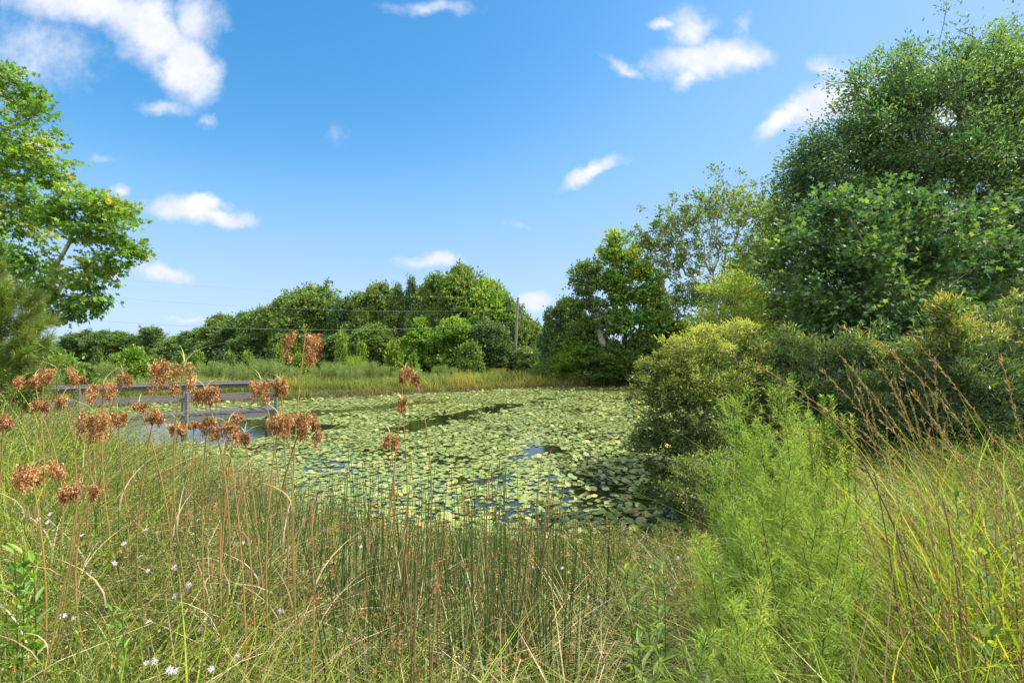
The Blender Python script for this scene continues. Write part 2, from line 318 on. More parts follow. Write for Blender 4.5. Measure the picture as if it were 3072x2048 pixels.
tag(g.build('ground', mg, smooth=True), kind='structure')
m = bpy.data.materials.new('pond_water'); m.use_nodes = True; n, l = m.node_tree.nodes, m.node_tree.links
p = n['Principled BSDF']; p.inputs['Base Color'].default_value = (.012, .013, .006, 1); p.inputs['Roughness'].default_value = .03; p.inputs['IOR'].default_value = 1.33
t = n.new('ShaderNodeTexCoord'); z = n.new('ShaderNodeTexNoise'); z.inputs['Scale'].default_value = 2.5; z.inputs['Detail'].default_value = 3
l.new(t.outputs['Object'], z.inputs['Vector']); b = n.new('ShaderNodeBump'); b.inputs['Strength'].default_value = .12; b.inputs['Distance'].default_value = .05
l.new(z.outputs['Fac'], b.inputs['Height']); l.new(b.outputs[0], p.inputs['Normal'])
g = Geo(); g.add([(-30, 5, 0), (20, 5, 0), (20, 50, 0), (-30, 50, 0)], [[0, 1, 2, 3]], .5)
tag(g.build('water', m), kind='structure')

# ------------------------------------------------------------------ lily pads
def pad_geo(r, v, rough=.03, seg=14):
    an = np.linspace(.16, 2 * np.pi - .16, seg); rr = r * (1 + rng.uniform(-.04, .04, seg))
    z = rng.uniform(-1, 1, seg) * r * rough + r * .06 * (rng.random() < .4)
    V = np.concatenate([[[0, 0, 0]], np.stack([np.cos(an) * rr, np.sin(an) * rr, z], 1)])
    k = np.arange(1, seg); return V, np.stack([0 * k, k, k + 1], 1)
pads = []
def openwater(x, y):
    w = np.zeros(x.shape)
    def seg(x0, y0, x1, y1, r):
        ex, ey = x1 - x0, y1 - y0; t = np.clip(((x - x0) * ex + (y - y0) * ey) / (ex * ex + ey * ey), 0, 1)
        return np.sqrt((x - x0 - t * ex) ** 2 + (y - y0 - t * ey) ** 2) - r
    n_ = .35 * np.sin(x * 2.1 + 1.3 * np.sin(y * 1.7)) + .3 * np.sin(y * 2.7 + x)
    m_ = np.minimum.reduce([seg(-4.3, 20, 0, 29.5, .75), seg(-0.5, 28, 2.5, 34, .35), seg(-11, 23.5, -5.2, 31, .8), seg(.3, 14.6, 1.1, 16.4, .42),
                            seg(-16, 18.5, -10.5, 20, 3.0), seg(-9.6, 18.5, -8, 20.5, 1.0)])
    return (m_ + n_ * .8) < 0
for (y0, y1, cell, rr) in ((7, 14, .104, (.040, .084)), (14, 24, .118, (.046, .086)), (24, 46.5, .165, (.066, .108))):
    X, Y = np.meshgrid(np.arange(-26, 18, cell), np.arange(y0, y1, cell)); X = X.ravel(); Y = Y.ravel()
    X = X + rng.uniform(-.5, .5, len(X)) * cell; Y = Y + rng.uniform(-.5, .5, len(Y)) * cell
    k = (np.abs(X) < Y * 1.05 + .5) & (pond_sd(X, Y) < -.05) & ~openwater(X, Y)
    gaps = np.sin(X * 1.9 + 2 * np.sin(Y * .8)) * np.sin(Y * 1.5 + 1.1 * np.sin(X * 1.2)) + .5 * np.sin(X * .5 + Y * .7)
    k &= rng.random(len(X)) > np.where(gaps > .55, .6, .10)
    pads.append(np.stack([X[k], Y[k], rng.uniform(*rr, k.sum())], 1))
pads = np.concatenate(pads)
vis = np.hypot(pads[:, 0] - .5, pads[:, 1]) / pads[:, 2] * np.where((pads[:, 0] > -3.5) & (pads[:, 0] < 3.4), 1, 2.5)
pads = pads[np.argsort(vis)]
near, far = pads[:300], pads[300:]
g = Geo()
T8 = None
for seg, sel in ((9, far),):
    an = np.linspace(.2, 2 * np.pi - .2, seg); n_ = len(sel)
    az = rng.uniform(0, 2 * np.pi, n_); rr = sel[:, 2][:, None] * rng.uniform(.93, 1.06, (n_, seg))
    lift = np.where(rng.random(n_) < .10, rng.uniform(.03, .10, n_), 0.0)
    # a stand of raised leaves towards the right bank
    up = (sel[:, 0] > .4 + .15 * (sel[:, 1] - 8)) & (sel[:, 1] < 16) & (rng.random(n_) < .6)
    lift = np.where(up, rng.uniform(.05, .2, n_), lift)
    tl = np.where(lift > 0, rng.uniform(.1, .55, n_), rng.uniform(0, .05, n_)); td = rng.uniform(0, 2 * np.pi, n_)
    x = np.cos(an[None] + az[:, None]) * rr; y = np.sin(an[None] + az[:, None]) * rr
    z = (x * np.cos(td)[:, None] + y * np.sin(td)[:, None]) * np.tan(tl)[:, None] + rng.uniform(-.03, .05, (n_, seg)) * rr
    base = sel[:, 2] * np.tan(tl) + rng.uniform(.008, .022, n_) + lift
    C = np.stack([sel[:, 0], sel[:, 1], base], 1)
    V = np.concatenate([C[:, None], C[:, None] + np.stack([x, y, z], 2)], 1)
    k = np.arange(1, seg); fc = (np.arange(n_)[:, None, None] * (seg + 1) + np.stack([0 * k, k, k + 1], 1)[None]).reshape(-1, 3)
    g.add(V.reshape(-1, 3), fc, np.repeat(rng.beta(1.8, 1.9, n_) ** .9, seg + 1))
tag(g.build('lily_pads', M['pad']), 'mat of pale green lily pads covering the pond out to the far bank', 'lily pads', kind='stuff')
protos = []
for i in range(10):
    gg = Geo(); V, fc = pad_geo(1, 0, .05 if i < 6 else .14); gg.add(V, fc, [.1, .25, .4, .5, .55, .65, .75, .86, .93, .99][i])
    protos.append(gg.mesh('lily_pad', M['pad']))
first = bpy.data.objects.new('lily_pad', protos[0]); COL.objects.link(first)
tag(first, 'round notched green lily pad among the nearest pads by the near bank', 'lily pad', 'nearest lily pads on the pond')
wts = np.array([.06, .1, .16, .16, .16, .13, .11, .07, .035, .015]); wts = wts / wts.sum()
for i, (x, y, r) in enumerate(near):
    o = first if i == 0 else first.copy()
    if i: COL.objects.link(o)
    o.data = protos[int(rng.choice(10, p=wts))]
    up = x > .3 and rng.random() < .55 or rng.random() < .12
    tl = random.uniform(.12, .6) if up else random.uniform(0, .05)
    o.rotation_euler = (tl * random.choice((-1, 1)), tl * random.uniform(-1, 1), random.uniform(0, 6.28))
    o.scale = (r * 1.1,) * 3; o.location = (x, y, .012 + random.uniform(0, .012) + (r * math.sin(tl) * 1.5 + random.uniform(.02, .14) if up else 0))
# submerged clumps of standing leaves and white blooms
for i, (px, py, Y) in enumerate(((625, 391 + 7, 14.5), (508, 459, 14.2),)): pass

# ------------------------------------------------------------------ trees
def fill_blobs(blobs, dens, shell=.35, void=0.0):
    P = []
    for b in blobs:
        c = W(b[0], b[1], b[2]); r = np.array(b[3:6]); w = b[6] if len(b) > 6 else 1
        n_ = max(4, int(dens * w * (r[0] * r[1] * r[2]) ** (2 / 3) * 4))
        d = norm(rng.normal(size=(n_, 3))); rad = rng.uniform(shell, 1, n_) ** .7
        ph = rng.uniform(0, 6.28, 3)
        k_ = d * 3.1
        P.append(c + d * (rad * (1 + .22 * np.sin(k_[:, 0] * 1.7 + ph[0]) * np.sin(k_[:, 2] * 1.9 + ph[1]) + rng.exponential(.13, n_)))[:, None] * r)
    P = np.concatenate(P); s_ = P.std(0).mean(); q = P / (s_ * .30); ph = rng.uniform(0, 6.28, 4)
    nf = np.sin(q[:, 0] + 1.3 * np.sin(q[:, 1] + ph[0])) + np.sin(q[:, 2] * 1.5 + ph[1] + 1.2 * np.sin(q[:, 0] * .8 + ph[2])) + np.sin(q[:, 1] * .9 + ph[3])
    keep = nf + rng.normal(size=len(P)) * .5 > -1.0 + void
    return P[keep]
def grow(trunk, attr, alpha=.3, rt=.012, pw=.46, wob=.06):
    """balanced nearest-node growth of limbs from a trunk polyline to the foliage points"""
    nodes = [np.array(p, float) for p in trunk]; par = [-1] + list(range(len(trunk) - 1)); path = [0.0]
    for i in range(1, len(nodes)): path.append(path[-1] + np.linalg.norm(nodes[i] - nodes[i - 1]) * .5)
    order = np.argsort(np.linalg.norm(attr - nodes[-1], axis=1)); tips = []
    NA = np.zeros((len(nodes) + len(attr) * 6, 3)); NA[:len(nodes)] = nodes; PA = np.zeros(len(NA)); PA[:len(nodes)] = path
    n_ = len(nodes)
    start = max(1, int(len(trunk) * .35))
    for a in attr[order]:
        dv = NA[start:n_] - a
        cost = np.sqrt((dv ** 2).sum(1)) + alpha * PA[start:n_] + np.maximum(0, dv[:, 2]) * .5
        j = int(np.argmin(cost)) + start; p0 = NA[j].copy(); dist = np.linalg.norm(a - p0); k = max(1, min(5, int(dist / .45)))
        mid_up = np.array([0, 0, dist * .10]); prev = j
        for s_ in range(1, k + 1):
            f = s_ / k; q = p0 + (a - p0) * f + mid_up * 4 * f * (1 - f) * .5 + rng.normal(size=3) * wob * dist * (f < 1)
            NA[n_] = q; PA[n_] = PA[prev] + dist / k; par.append(prev); prev = n_; n_ += 1
        tips.append(prev)
    cnt = np.zeros(n_); cnt[tips] += 1
    for i in range(n_ - 1, 0, -1): cnt[par[i]] += cnt[i]
    rad = rt * np.maximum(cnt, 1) ** pw
    return NA[:n_], np.array(par), rad, np.array(tips)
def crown_leaves(g, C, per, sig, length, ratio, tpl, center, vbias=None, droop=.2, flat=.7, vs_=.22):
    n_ = len(C) * per; cl = np.repeat(np.arange(len(C)), per)
    off = rng.normal(size=(n_, 3)) * sig * np.array([1, 1, flat]) * rng.uniform(.55, 1.35, (n_, 1)) * np.repeat(rng.uniform(.6, 1.35, len(C)), per)[:, None]
    pos = C[cl] + off
    out = norm(norm(C[cl] - center) + norm(off) * .8 + rng.normal(size=(n_, 3)) * .6); out[:, 2] -= droop
    nr = norm(rng.normal(size=(n_, 3)) * .55 + norm(off) * .85 + np.array([0, 0, .55]) + norm(C[cl] - center) * .35)
    cv = rng.random(len(C)); sc_ = 2.2 / max(C.std(0).mean(), .3); lf = np.sin(C[:, 0] * sc_ * 1.3 + 1 + np.sin(C[:, 2] * sc_)) * np.sin(C[:, 2] * sc_ * 1.6 + 1.4 * np.sin(C[:, 1] * sc_ * 1.2)); a = .48 + ((cv - .5) * .55 + lf * .20)[cl] + rng.normal(size=n_) * vs_
    if vbias is not None: a = a + vbias(pos)
    ln_ = length * rng.uniform(.65, 1.25, n_)
    leaves(g, pos, out, nr, ln_, ln_ * ratio, np.clip(a, 0, 1), tpl)
def make_tree(name, label, cat, trunk_px, blobs, dens, per, sig, llen, ratio, mat, bark='bark', tpl=QUAD, alpha=.3, rt=.012, r_base=None,
              vbias=None, group=None, shell=.35, droop=.2, flat=.7, leafname='crown', stemname='trunk', base_z=None, wob=.06, void=0.0):
    tr = [W(*p_) for p_ in trunk_px]
    if base_z is None: base_z = float(gz(tr[0][0], tr[0][1])) - .05
    base = np.array([tr[0][0], tr[0][1], base_z])
    pts = [base] + [q for q in tr if q[2] > base_z + .1]
    dense = [pts[0]]
    for a, b in zip(pts[:-1], pts[1:]):
        k = max(1, int(np.linalg.norm(b - a) / .7))
        for s_ in range(1, k + 1): dense.append(a + (b - a) * s_ / k + rng.normal(size=3) * .03 * (s_ < k))
    A = fill_blobs(blobs, dens, shell, void); nd, par, rad, tips = grow(dense, A, alpha, rt, wob=wob)
    t = thing(name, label, cat, base, group)
    gt = Geo(); e = np.arange(1, len(nd)); pr = rad[par[e]]
    nt_ = len(dense); r = rad.copy(); 
    if r_base:
        f = r_base / r[0]; r[:nt_] = r[:nt_] * np.linspace(f, 1, nt_)
    pr = np.minimum(r[par[e]], r[e] * 1.5 + .004) ; pr[:nt_ - 1] = r[par[e]][:nt_ - 1]
    tubes(gt, nd[par[e]] - base, nd[e] - base, pr, r[e], .5, 7 if r[0] > .05 else 5)
    gt.build(stemname, M[bark], t, smooth=True)
    gl = Geo(); cen = A.mean(0); cen[2] -= .5
    vb = (lambda P: vbias(P)) if vbias else None
    crown_leaves(gl, nd[tips], per, sig, llen, ratio, tpl, cen, vb, droop, flat)
    gl.V = [v_ - base.astype(np.float32) for v_ in gl.V]
    gl.build(leafname, M[mat] if isinstance(mat, str) else mat, t)
    return t

# --- left foreground trees
make_tree('maple_tree', 'tall bright green tree cut off by the left edge, reaching highest on that side', 'tree',
          [(-40, 400, 29.90), (-42, 250, 29.90), (-35, 150, 29.90), (-25, 90, 29.90)],
          [(0, 84, 29.90, 1.03, 2.07, 1.15), (-25, 90, 29.90, 2.53, 2.53, 2.30), (38, 115, 29.90, 0.80, 1.38, 1.26), (0, 132, 29.90, 2.30, 2.53, 1.15), (45, 150, 29.90, 1.03, 1.61, 0.80), (5, 165, 29.90, 2.53, 2.53, 1.15), (38, 168, 29.90, 1.15, 1.61, 0.69), (0, 205, 29.90, 2.76, 2.53, 1.38),
           (20, 235, 29.21, 1.84, 2.07, 1.03), (-5, 265, 29.21, 2.53, 2.07, 1.15), (-60, 190, 29.90, 3.45, 3.45, 3.68), (35, 200, 29.44, 1.15, 1.61, 0.92), (25, 262, 28.98, 0.80, 1.38, 0.57), (15, 290, 28.98, 1.15, 1.38, 0.69)],
          8, 17, .25, .27, .8, 'bright', 'bark_pale', STAR, rt=.009, flat=.5, void=.45, vbias=lambda P: .12 * np.sin(P[:, 2] * 1.3 + P[:, 0] * .9))
make_tree('maple_tree', 'smaller green tree on the left with forked pale limbs spreading right against the sky', 'tree',
          [(34, 400, 27.60), (38, 315, 27.60), (42, 298, 27.60), (49, 272, 27.60), (60, 255, 27.60), (68, 240, 27.60)],
          [(75, 203, 27.60, 0.97, 1.61, 0.87), (103, 202, 27.60, 1.15, 1.61, 0.80), (114, 212, 27.60, 0.80, 1.61, 0.69), (119, 237, 27.60, 0.87, 1.38, 0.80), (122, 254, 27.60, 0.69, 1.15, 0.57), (100, 232, 27.60, 1.15, 1.61, 0.69), (60, 215, 27.60, 0.80, 1.38, 0.80),
           (104, 262, 27.60, 0.92, 1.38, 0.57), (90, 280, 27.60, 1.03, 1.38, 0.57), (62, 300, 27.60, 0.80, 1.15, 0.69), (85, 305, 27.60, 0.92, 1.15, 0.64), (72, 320, 27.60, 0.57, 0.92, 0.34), (47, 285, 27.60, 0.69, 1.15, 0.57), (60, 265, 27.60, 0.46, 0.92, 0.57), (100, 300, 27.60, 0.34, 0.69, 0.28), (48, 316, 27.60, 0.46, 0.69, 0.28)],
          15, 15, .20, .24, .8, 'bright', 'bark_pale', STAR, rt=.0078, r_base=.15, flat=.5, void=.45, vbias=lambda P: .16 * np.sin(P[:, 2] * 1.5 + P[:, 0] * .7))

# --- young pine at the left edge
def pine(label, base_px, Y, height_top, blobs, name='pine_tree'):
    bx = (base_px - 512) / F * Y; base = np.array([bx, Y, float(gz(bx, Y)) - .05]); t = thing(name, label, 'pine tree', base)
    A = fill_blobs(blobs, 30, .2); top = W(base_px, height_top, Y)
    tr = [base + (top - base) * f for f in np.linspace(0, 1, 8)]
    nd, par, rad, tips = grow(tr, A, .25, .006)
    e = np.arange(1, len(nd)); g = Geo(); tubes(g, nd[par[e]] - base, nd[e] - base, np.minimum(rad[par[e]], rad[e] * 1.6), rad[e]); g.build('trunk', M['bark'], t, True)
    g = Geo(); C = nd[tips]; per = 230; cl = np.repeat(np.arange(len(C)), per); n_ = len(cl)
    ax = norm(C - np.array([bx, Y, 0]) * [1, 1, 0] - [0, 0, 1] * C[:, 2:3] + [0, 0, .5])
    pos = C[cl] - ax[cl] * rng.uniform(-.1, .22, (n_, 1))
    d = norm(ax[cl] * .9 + rng.normal(size=(n_, 3)) * .62); nr = rng.normal(size=(n_, 3))
    cv = rng.random(len(C)); ln_ = rng.uniform(.14, .26, n_)
    leaves(g, pos - base, d, nr, ln_, .0075, np.clip(.45 + (cv[cl] - .5) * .6 + rng.normal(size=n_) * .2, 0, 1), QUAD)
    g.build('crown', M['pine'], t)
pine('young pine with long feathery yellow-green needles at the left edge', -2, 9, 275,
     [(5, 300, 9, .45, .5, .3), (22, 318, 9, .3, .4, .2), (-15, 300, 9, .5, .6, .5), (5, 345, 9, .5, .6, .4), (25, 345, 8.9, .28, .4, .3), (2, 375, 8.9, .5, .5, .25), (30, 365, 8.9, .2, .3, .15), (10, 398, 8.8, .5, .5, .25), (35, 385, 8.8, .25, .3, .15)])

# --- right foreground
make_tree('oak_tree', 'tallest dense dark tree filling the upper right corner with wispy top shoots', 'tree',
          [(972, 420, 13.5), (975, 320, 13.5), (972, 230, 13.7), (968, 150, 14), (966, 80, 14)],
          [(966, 24, 14, .45, .5, .75, .4), (1000, 34, 14, .5, .5, .5, .3), (930, 48, 14, .6, .6, .5, .5), (966, 62, 14, 1.3, 1.3, .8), (890, 72, 14, .9, .9, .45, .5), (850, 100, 13.6, .8, 1.0, .5, .6), (905, 108, 13.8, 1.4, 1.6, .8),
           (860, 135, 13.5, 1.1, 1.3, .7), (822, 165, 13.4, .8, 1.1, .6, .7), (1000, 110, 14, 1.9, 2, 1.4), (1050, 90, 14.5, 1.6, 2, 1.6), (930, 165, 13.6, 1.8, 2, 1.2), (868, 185, 13.4, 1.5, 1.6, .9), (838, 205, 13.2, .8, 1.1, .6), (812, 185, 13.3, .6, 1.0, .6), (806, 150, 13.4, .3, .6, .3, .5), (815, 225, 13.2, .7, 1.0, .6),
           (1010, 200, 14, 2.1, 2, 1.6), (930, 235, 13.6, 2.0, 2, 1.2), (1060, 230, 14, 1.8, 2, 1.6), (1000, 290, 14, 2.2, 2, 1.3), (880, 250, 13.4, 1.2, 1.5, 1.0), (930, 310, 14, 1.8, 1.6, 1.0)],
          44, 48, .165, .10, .42, 'willow', 'bark', LANC, rt=.008, r_base=.17, shell=.15, flat=.9, void=.6, vbias=lambda P: .10 * (P[:, 2] - 7) / 5)
make_tree('maple_tree', 'broad leaved blue-green tree standing in front of the big dark one on the right', 'tree',
          [(860, 460, 10.8), (862, 380, 10.8), (866, 300, 10.8), (868, 260, 10.8)],
          [(800, 240, 10.6, .4, .6, .35, .7), (985, 215, 10.8, .5, .8, .3), (1010, 260, 10.8, .6, .8, .4), (838, 212, 10.6, .45, .7, .3), (872, 232, 10.6, .6, .7, .4), (915, 205, 10.6, .5, .8, .3), (945, 228, 10.6, .5, .8, .4), (828, 262, 10.5, .9, .8, .6), (885, 262, 10.4, .9, .9, .6), (935, 250, 10.6, .6, .8, .6), (805, 290, 10.6, .4, .6, .45),
           (845, 305, 10.4, 1.0, .8, .6), (905, 305, 10.4, 1.0, .8, .6), (955, 290, 10.7, .7, .8, .6), (820, 340, 10.5, .8, .7, .5), (880, 345, 10.4, 1.0, .7, .6), (940, 345, 10.4, 1.0, .7, .6), (1000, 330, 10.6, .9, .7, .7)],
          36, 32, .19, .13, .72, 'blue', 'bark', STAR, rt=.007, r_base=.1, shell=.05, void=.9)
make_tree('small_tree', 'slender tree with sparse yellow-green leaves left of the broad leaved tree', 'tree',
          [(770, 440, 14), (775, 330, 14), (785, 240, 14)],
          [(790, 235, 14, .8, .8, .6), (775, 215, 14, .5, .6, .4, .5), (760, 262, 14, .7, .8, .6), (800, 275, 14, .8, .8, .8), (780, 310, 14, 1.0, .9, .8), (765, 350, 14, 1.1, .9, .8), (800, 355, 14, 1.1, .9, .8)],
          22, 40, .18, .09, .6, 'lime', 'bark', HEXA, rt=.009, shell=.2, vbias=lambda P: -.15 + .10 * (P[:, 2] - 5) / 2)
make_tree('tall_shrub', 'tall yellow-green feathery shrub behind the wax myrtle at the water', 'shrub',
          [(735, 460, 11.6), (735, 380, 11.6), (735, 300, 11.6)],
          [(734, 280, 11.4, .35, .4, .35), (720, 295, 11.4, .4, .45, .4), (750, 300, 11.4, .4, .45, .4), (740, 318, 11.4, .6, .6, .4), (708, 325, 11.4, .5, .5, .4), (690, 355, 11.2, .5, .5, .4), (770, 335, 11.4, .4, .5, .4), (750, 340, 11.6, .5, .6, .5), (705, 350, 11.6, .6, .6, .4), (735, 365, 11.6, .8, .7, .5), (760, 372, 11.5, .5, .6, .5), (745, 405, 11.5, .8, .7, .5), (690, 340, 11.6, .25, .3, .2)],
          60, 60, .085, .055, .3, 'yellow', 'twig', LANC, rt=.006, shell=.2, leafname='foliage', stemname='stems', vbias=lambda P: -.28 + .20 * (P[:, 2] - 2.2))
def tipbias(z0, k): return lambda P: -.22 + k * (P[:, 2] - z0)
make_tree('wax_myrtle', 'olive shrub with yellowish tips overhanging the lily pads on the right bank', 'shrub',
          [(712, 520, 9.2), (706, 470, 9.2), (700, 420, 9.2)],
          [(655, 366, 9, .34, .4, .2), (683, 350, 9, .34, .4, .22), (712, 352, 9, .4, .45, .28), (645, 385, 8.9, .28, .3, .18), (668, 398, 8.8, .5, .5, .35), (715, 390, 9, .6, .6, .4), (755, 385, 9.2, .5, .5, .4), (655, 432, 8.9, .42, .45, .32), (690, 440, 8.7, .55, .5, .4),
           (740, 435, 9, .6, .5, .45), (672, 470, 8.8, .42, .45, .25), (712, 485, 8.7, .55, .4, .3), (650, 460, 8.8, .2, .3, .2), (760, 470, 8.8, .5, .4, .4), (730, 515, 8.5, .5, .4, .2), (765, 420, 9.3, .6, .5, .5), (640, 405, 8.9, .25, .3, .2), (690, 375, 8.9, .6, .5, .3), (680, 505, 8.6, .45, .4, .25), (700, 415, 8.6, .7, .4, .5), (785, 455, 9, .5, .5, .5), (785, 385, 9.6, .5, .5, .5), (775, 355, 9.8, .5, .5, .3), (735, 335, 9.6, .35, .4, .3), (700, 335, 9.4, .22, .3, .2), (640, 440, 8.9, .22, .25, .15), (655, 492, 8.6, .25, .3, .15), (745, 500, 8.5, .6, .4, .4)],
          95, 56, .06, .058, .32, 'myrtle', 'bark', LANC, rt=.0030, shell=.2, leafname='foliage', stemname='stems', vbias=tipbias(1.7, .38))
for k, (lab, trp, bl) in enumerate((
    ('loose yellow-green shrub joining the wax myrtle to the dark thicket', [(790, 530, 9), (790, 440, 9.2)],
     [(775, 400, 9, .45, .4, .35), (800, 430, 8.8, .5, .4, .4), (765, 445, 8.7, .5, .4, .35), (790, 480, 8.5, .6, .4, .35), (750, 480, 8.4, .4, .4, .25)]),
    ('yellow tipped low shrub leaning over the water below the wax myrtle', [(700, 530, 7.6), (700, 500, 7.6)],
     [(690, 470, 7.6, .28, .3, .2), (715, 465, 7.6, .25, .3, .18), (675, 492, 7.6, .25, .3, .18), (705, 500, 7.5, .35, .3, .2)]),
    )):
    make_tree('wax_myrtle', lab, 'shrub', trp, bl, 110, 60, .06, .045, .3, 'myrtle', 'twig', LANC, rt=.005, shell=.2, leafname='foliage', stemname='stems', vbias=tipbias(.7, .3))
DS = [('dark narrow leaved shrub just right of the wax myrtle', [(810, 520, 9.2), (812, 420, 9.2)],
       [(790, 350, 9.4, .5, .5, .35), (800, 385, 9.2, .6, .6, .45), (835, 370, 9.2, .5, .5, .45), (790, 430, 9, .6, .6, .5), (830, 430, 9, .6, .6, .5), (815, 480, 8.8, .7, .5, .4), (780, 490, 8.8, .4, .4, .3)]),
      ('dark willowy shrub in the middle of the right bank thicket', [(880, 540, 8.6), (884, 430, 8.6)],
       [(868, 345, 8.8, .4, .4, .35), (870, 385, 8.6, .6, .5, .4), (905, 370, 8.6, .5, .5, .4), (870, 430, 8.4, .6, .5, .5), (915, 425, 8.4, .6, .5, .5), (890, 480, 8.2, .8, .5, .4)]),
      ('glossy narrow leaved shrub with one tall golden shoot near the right edge', [(955, 560, 8), (950, 430, 8), (945, 330, 8)],
       [(943, 312, 7.8, .10, .10, .22, 3), (952, 330, 7.8, .16, .16, .16, 2), (958, 345, 7.8, .25, .25, .18, 1.4), (925, 345, 8, .3, .3, .22), (975, 340, 8, .35, .4, .25), (940, 375, 7.9, .55, .5, .35), (985, 375, 8, .5, .5, .4), (930, 420, 7.8, .6, .5, .45), (980, 430, 7.8, .6, .5, .5), (950, 475, 7.6, .8, .5, .4)]),
      ('dark shrub cut off by the right edge below the tall oak', [(1040, 560, 8), (1036, 400, 8)],
       [(1012, 318, 8.4, .4, .4, .35), (1045, 340, 8.4, .6, .5, .5), (1015, 370, 8.2, .5, .5, .4), (1040, 420, 8, .7, .6, .6), (1010, 440, 8, .5, .5, .5), (1030, 490, 7.8, .8, .5, .5)])]
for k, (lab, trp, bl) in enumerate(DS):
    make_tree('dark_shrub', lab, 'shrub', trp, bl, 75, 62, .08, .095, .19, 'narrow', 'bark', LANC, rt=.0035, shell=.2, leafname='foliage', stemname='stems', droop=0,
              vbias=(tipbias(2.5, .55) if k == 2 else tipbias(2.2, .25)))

# --- across the water: airy spreading tree and its neighbours
make_tree('spreading_tree', 'tall airy tree with bare fanning limbs against the sky, left of the big dark oak', 'tree',
          [(712, 390, 46), (712, 340, 46), (714, 312, 46), (716, 300, 46)],
          [(720, 248, 46, 6.3, 4.5, 5.6), (660, 235, 46, 1.6, 1.8, 1.8, .5), (775, 215, 46, 2.6, 2.2, 2.4, .5), (685, 305, 46, 2.6, 2.2, 1.6, .5), (750, 305, 46, 2.6, 2.2, 2.0, .5)],
          7.5, 26, .24, .25, .6, 'olive', 'bark_pale', HEXA, alpha=.8, rt=.013, r_base=.26, shell=.45, wob=.07, flat=.8, void=.15)
make_tree('sweetgum_tree', 'tall tree with rusty orange-green top on the far right bank', 'tree',
          [(624, 392, 49), (624, 330, 49), (621, 260, 49)],
          [(617, 238, 49, .7, .8, .9), (632, 244, 49, .6, .8, 1.0), (610, 252, 49, .9, 1, .7), (622, 262, 49, 1.6, 1.4, 1.2), (640, 270, 49, 1.2, 1.3, 1.1), (608, 282, 49, 1.6, 1.4, 1.0), (630, 292, 49, 2.0, 1.6, 1.4), (648, 298, 49, 1.2, 1.3, 1.1), (618, 318, 49, 2.0, 1.6, 1.4), (645, 325, 49, 1.8, 1.6, 1.4)],
          15, 26, .27, .28, .7, 'orange', 'bark', HEXA, rt=.016, void=.95, flat=.9, shell=.3, vbias=lambda P: -.30 + .05 * (P[:, 2] - 5))
make_tree('leaning_tree', 'loose open tree with slanting pale trunks left of the orange topped tree', 'tree',
          [(606, 392, 48), (603, 345, 48), (596, 310, 48), (588, 285, 48)],
          [(580, 272, 48, .8, 1, .6), (592, 268, 48, .9, 1, .6), (584, 288, 48, 1.0, 1, .7), (600, 282, 48, .9, 1, .6), (578, 302, 48, .8, 1, .5), (595, 304, 48, 1.1, 1.1, .7), (606, 322, 48, 1.4, 1.2, 1)],
          15, 24, .24, .24, .7, 'green', 'bark_pale', HEXA, rt=.026, shell=.4)

# --- prototypes of the woodland trees, then every tree is its own copy
def proto_tree(kind, h=12., w=9.):
    base = np.zeros(3); spec = {'round': [(0, 0, .62, .36, .34), (.2, 0, .45, .30, .25), (-.2, .05, .48, .30, .26), (0, -.1, .84, .22, .15), (.18, .1, .72, .2, .16), (-.17, -.1, .70, .22, .16), (.02, .1, .3, .38, .2), (-.25, -.1, .28, .22, .18), (.25, -.1, .26, .22, .18)],
            'tall': [(0, 0, .9, .10, .10), (.05, 0, .8, .16, .12), (-.06, .05, .7, .2, .14), (.1, 0, .6, .24, .16), (-.1, 0, .5, .3, .18), (.08, 0, .36, .36, .18), (-.08, .05, .24, .38, .18)],
            'lumpy': [(-.25, 0, .72, .2, .16), (.05, 0, .86, .22, .14), (.28, 0, .7, .2, .16), (0, .1, .62, .3, .2), (-.28, -.1, .48, .22, .18), (.25, -.1, .46, .26, .2), (0, -.15, .4, .34, .2), (-.1, 0, .24, .4, .16), (.28, 0, .24, .2, .16)],
            'flat': [(-.2, 0, .9, .22, .08), (.15, .05, .94, .24, .07), (.32, 0, .8, .16, .07), (0, 0, .76, .3, .09), (-.3, 0, .72, .14, .08), (.05, 0, .58, .3, .1), (-.1, 0, .42, .34, .12), (.1, 0, .25, .38, .14)]}[kind]
    P = []
    for (x, y, z, r, rz) in spec:
        n_ = int(100 * (r * r * rz) ** (2 / 3) * 40)
        d = norm(rng.normal(size=(max(n_, 6), 3))); P.append(np.array([x * w, y * w, z * h]) + d * (rng.uniform(.55, 1, len(d)) ** .6 * (1 + .25 * np.sin(d[:, 0] * 6 + z * 20) * np.sin(d[:, 2] * 6 + x * 30) + rng.exponential(.13, len(d))))[:, None] * np.array([r * w, r * w, rz * h]))
    A = np.concatenate(P); A = A[A[:, 2] > .4]
    tr = [np.array([.02 * w * math.sin(f * 5), 0, f * h * .78]) for f in np.linspace(0, 1, 14)]
    nd, par, rad, tips = grow(tr, A, .3, .028)
    t = thing('woodland_tree', '', 'tree'); e = np.arange(1, len(nd)); g = Geo()
    tubes(g, nd[par[e]], nd[e], np.minimum(rad[par[e]], rad[e] * 1.6), rad[e], .5, 5); a = g.build('trunk', M['bark'], t, True)
    g = Geo(); crown_leaves(g, nd[tips], 20, .27, .34, .74, HEXA, np.array([0, 0, h * .35]), None, .1, .9, .2)
    b = g.build('crown', M['green'], t); return t, [a, b]
PR = {k: proto_tree(k) for k in ('round', 'tall', 'lumpy', 'flat')}
used = set()
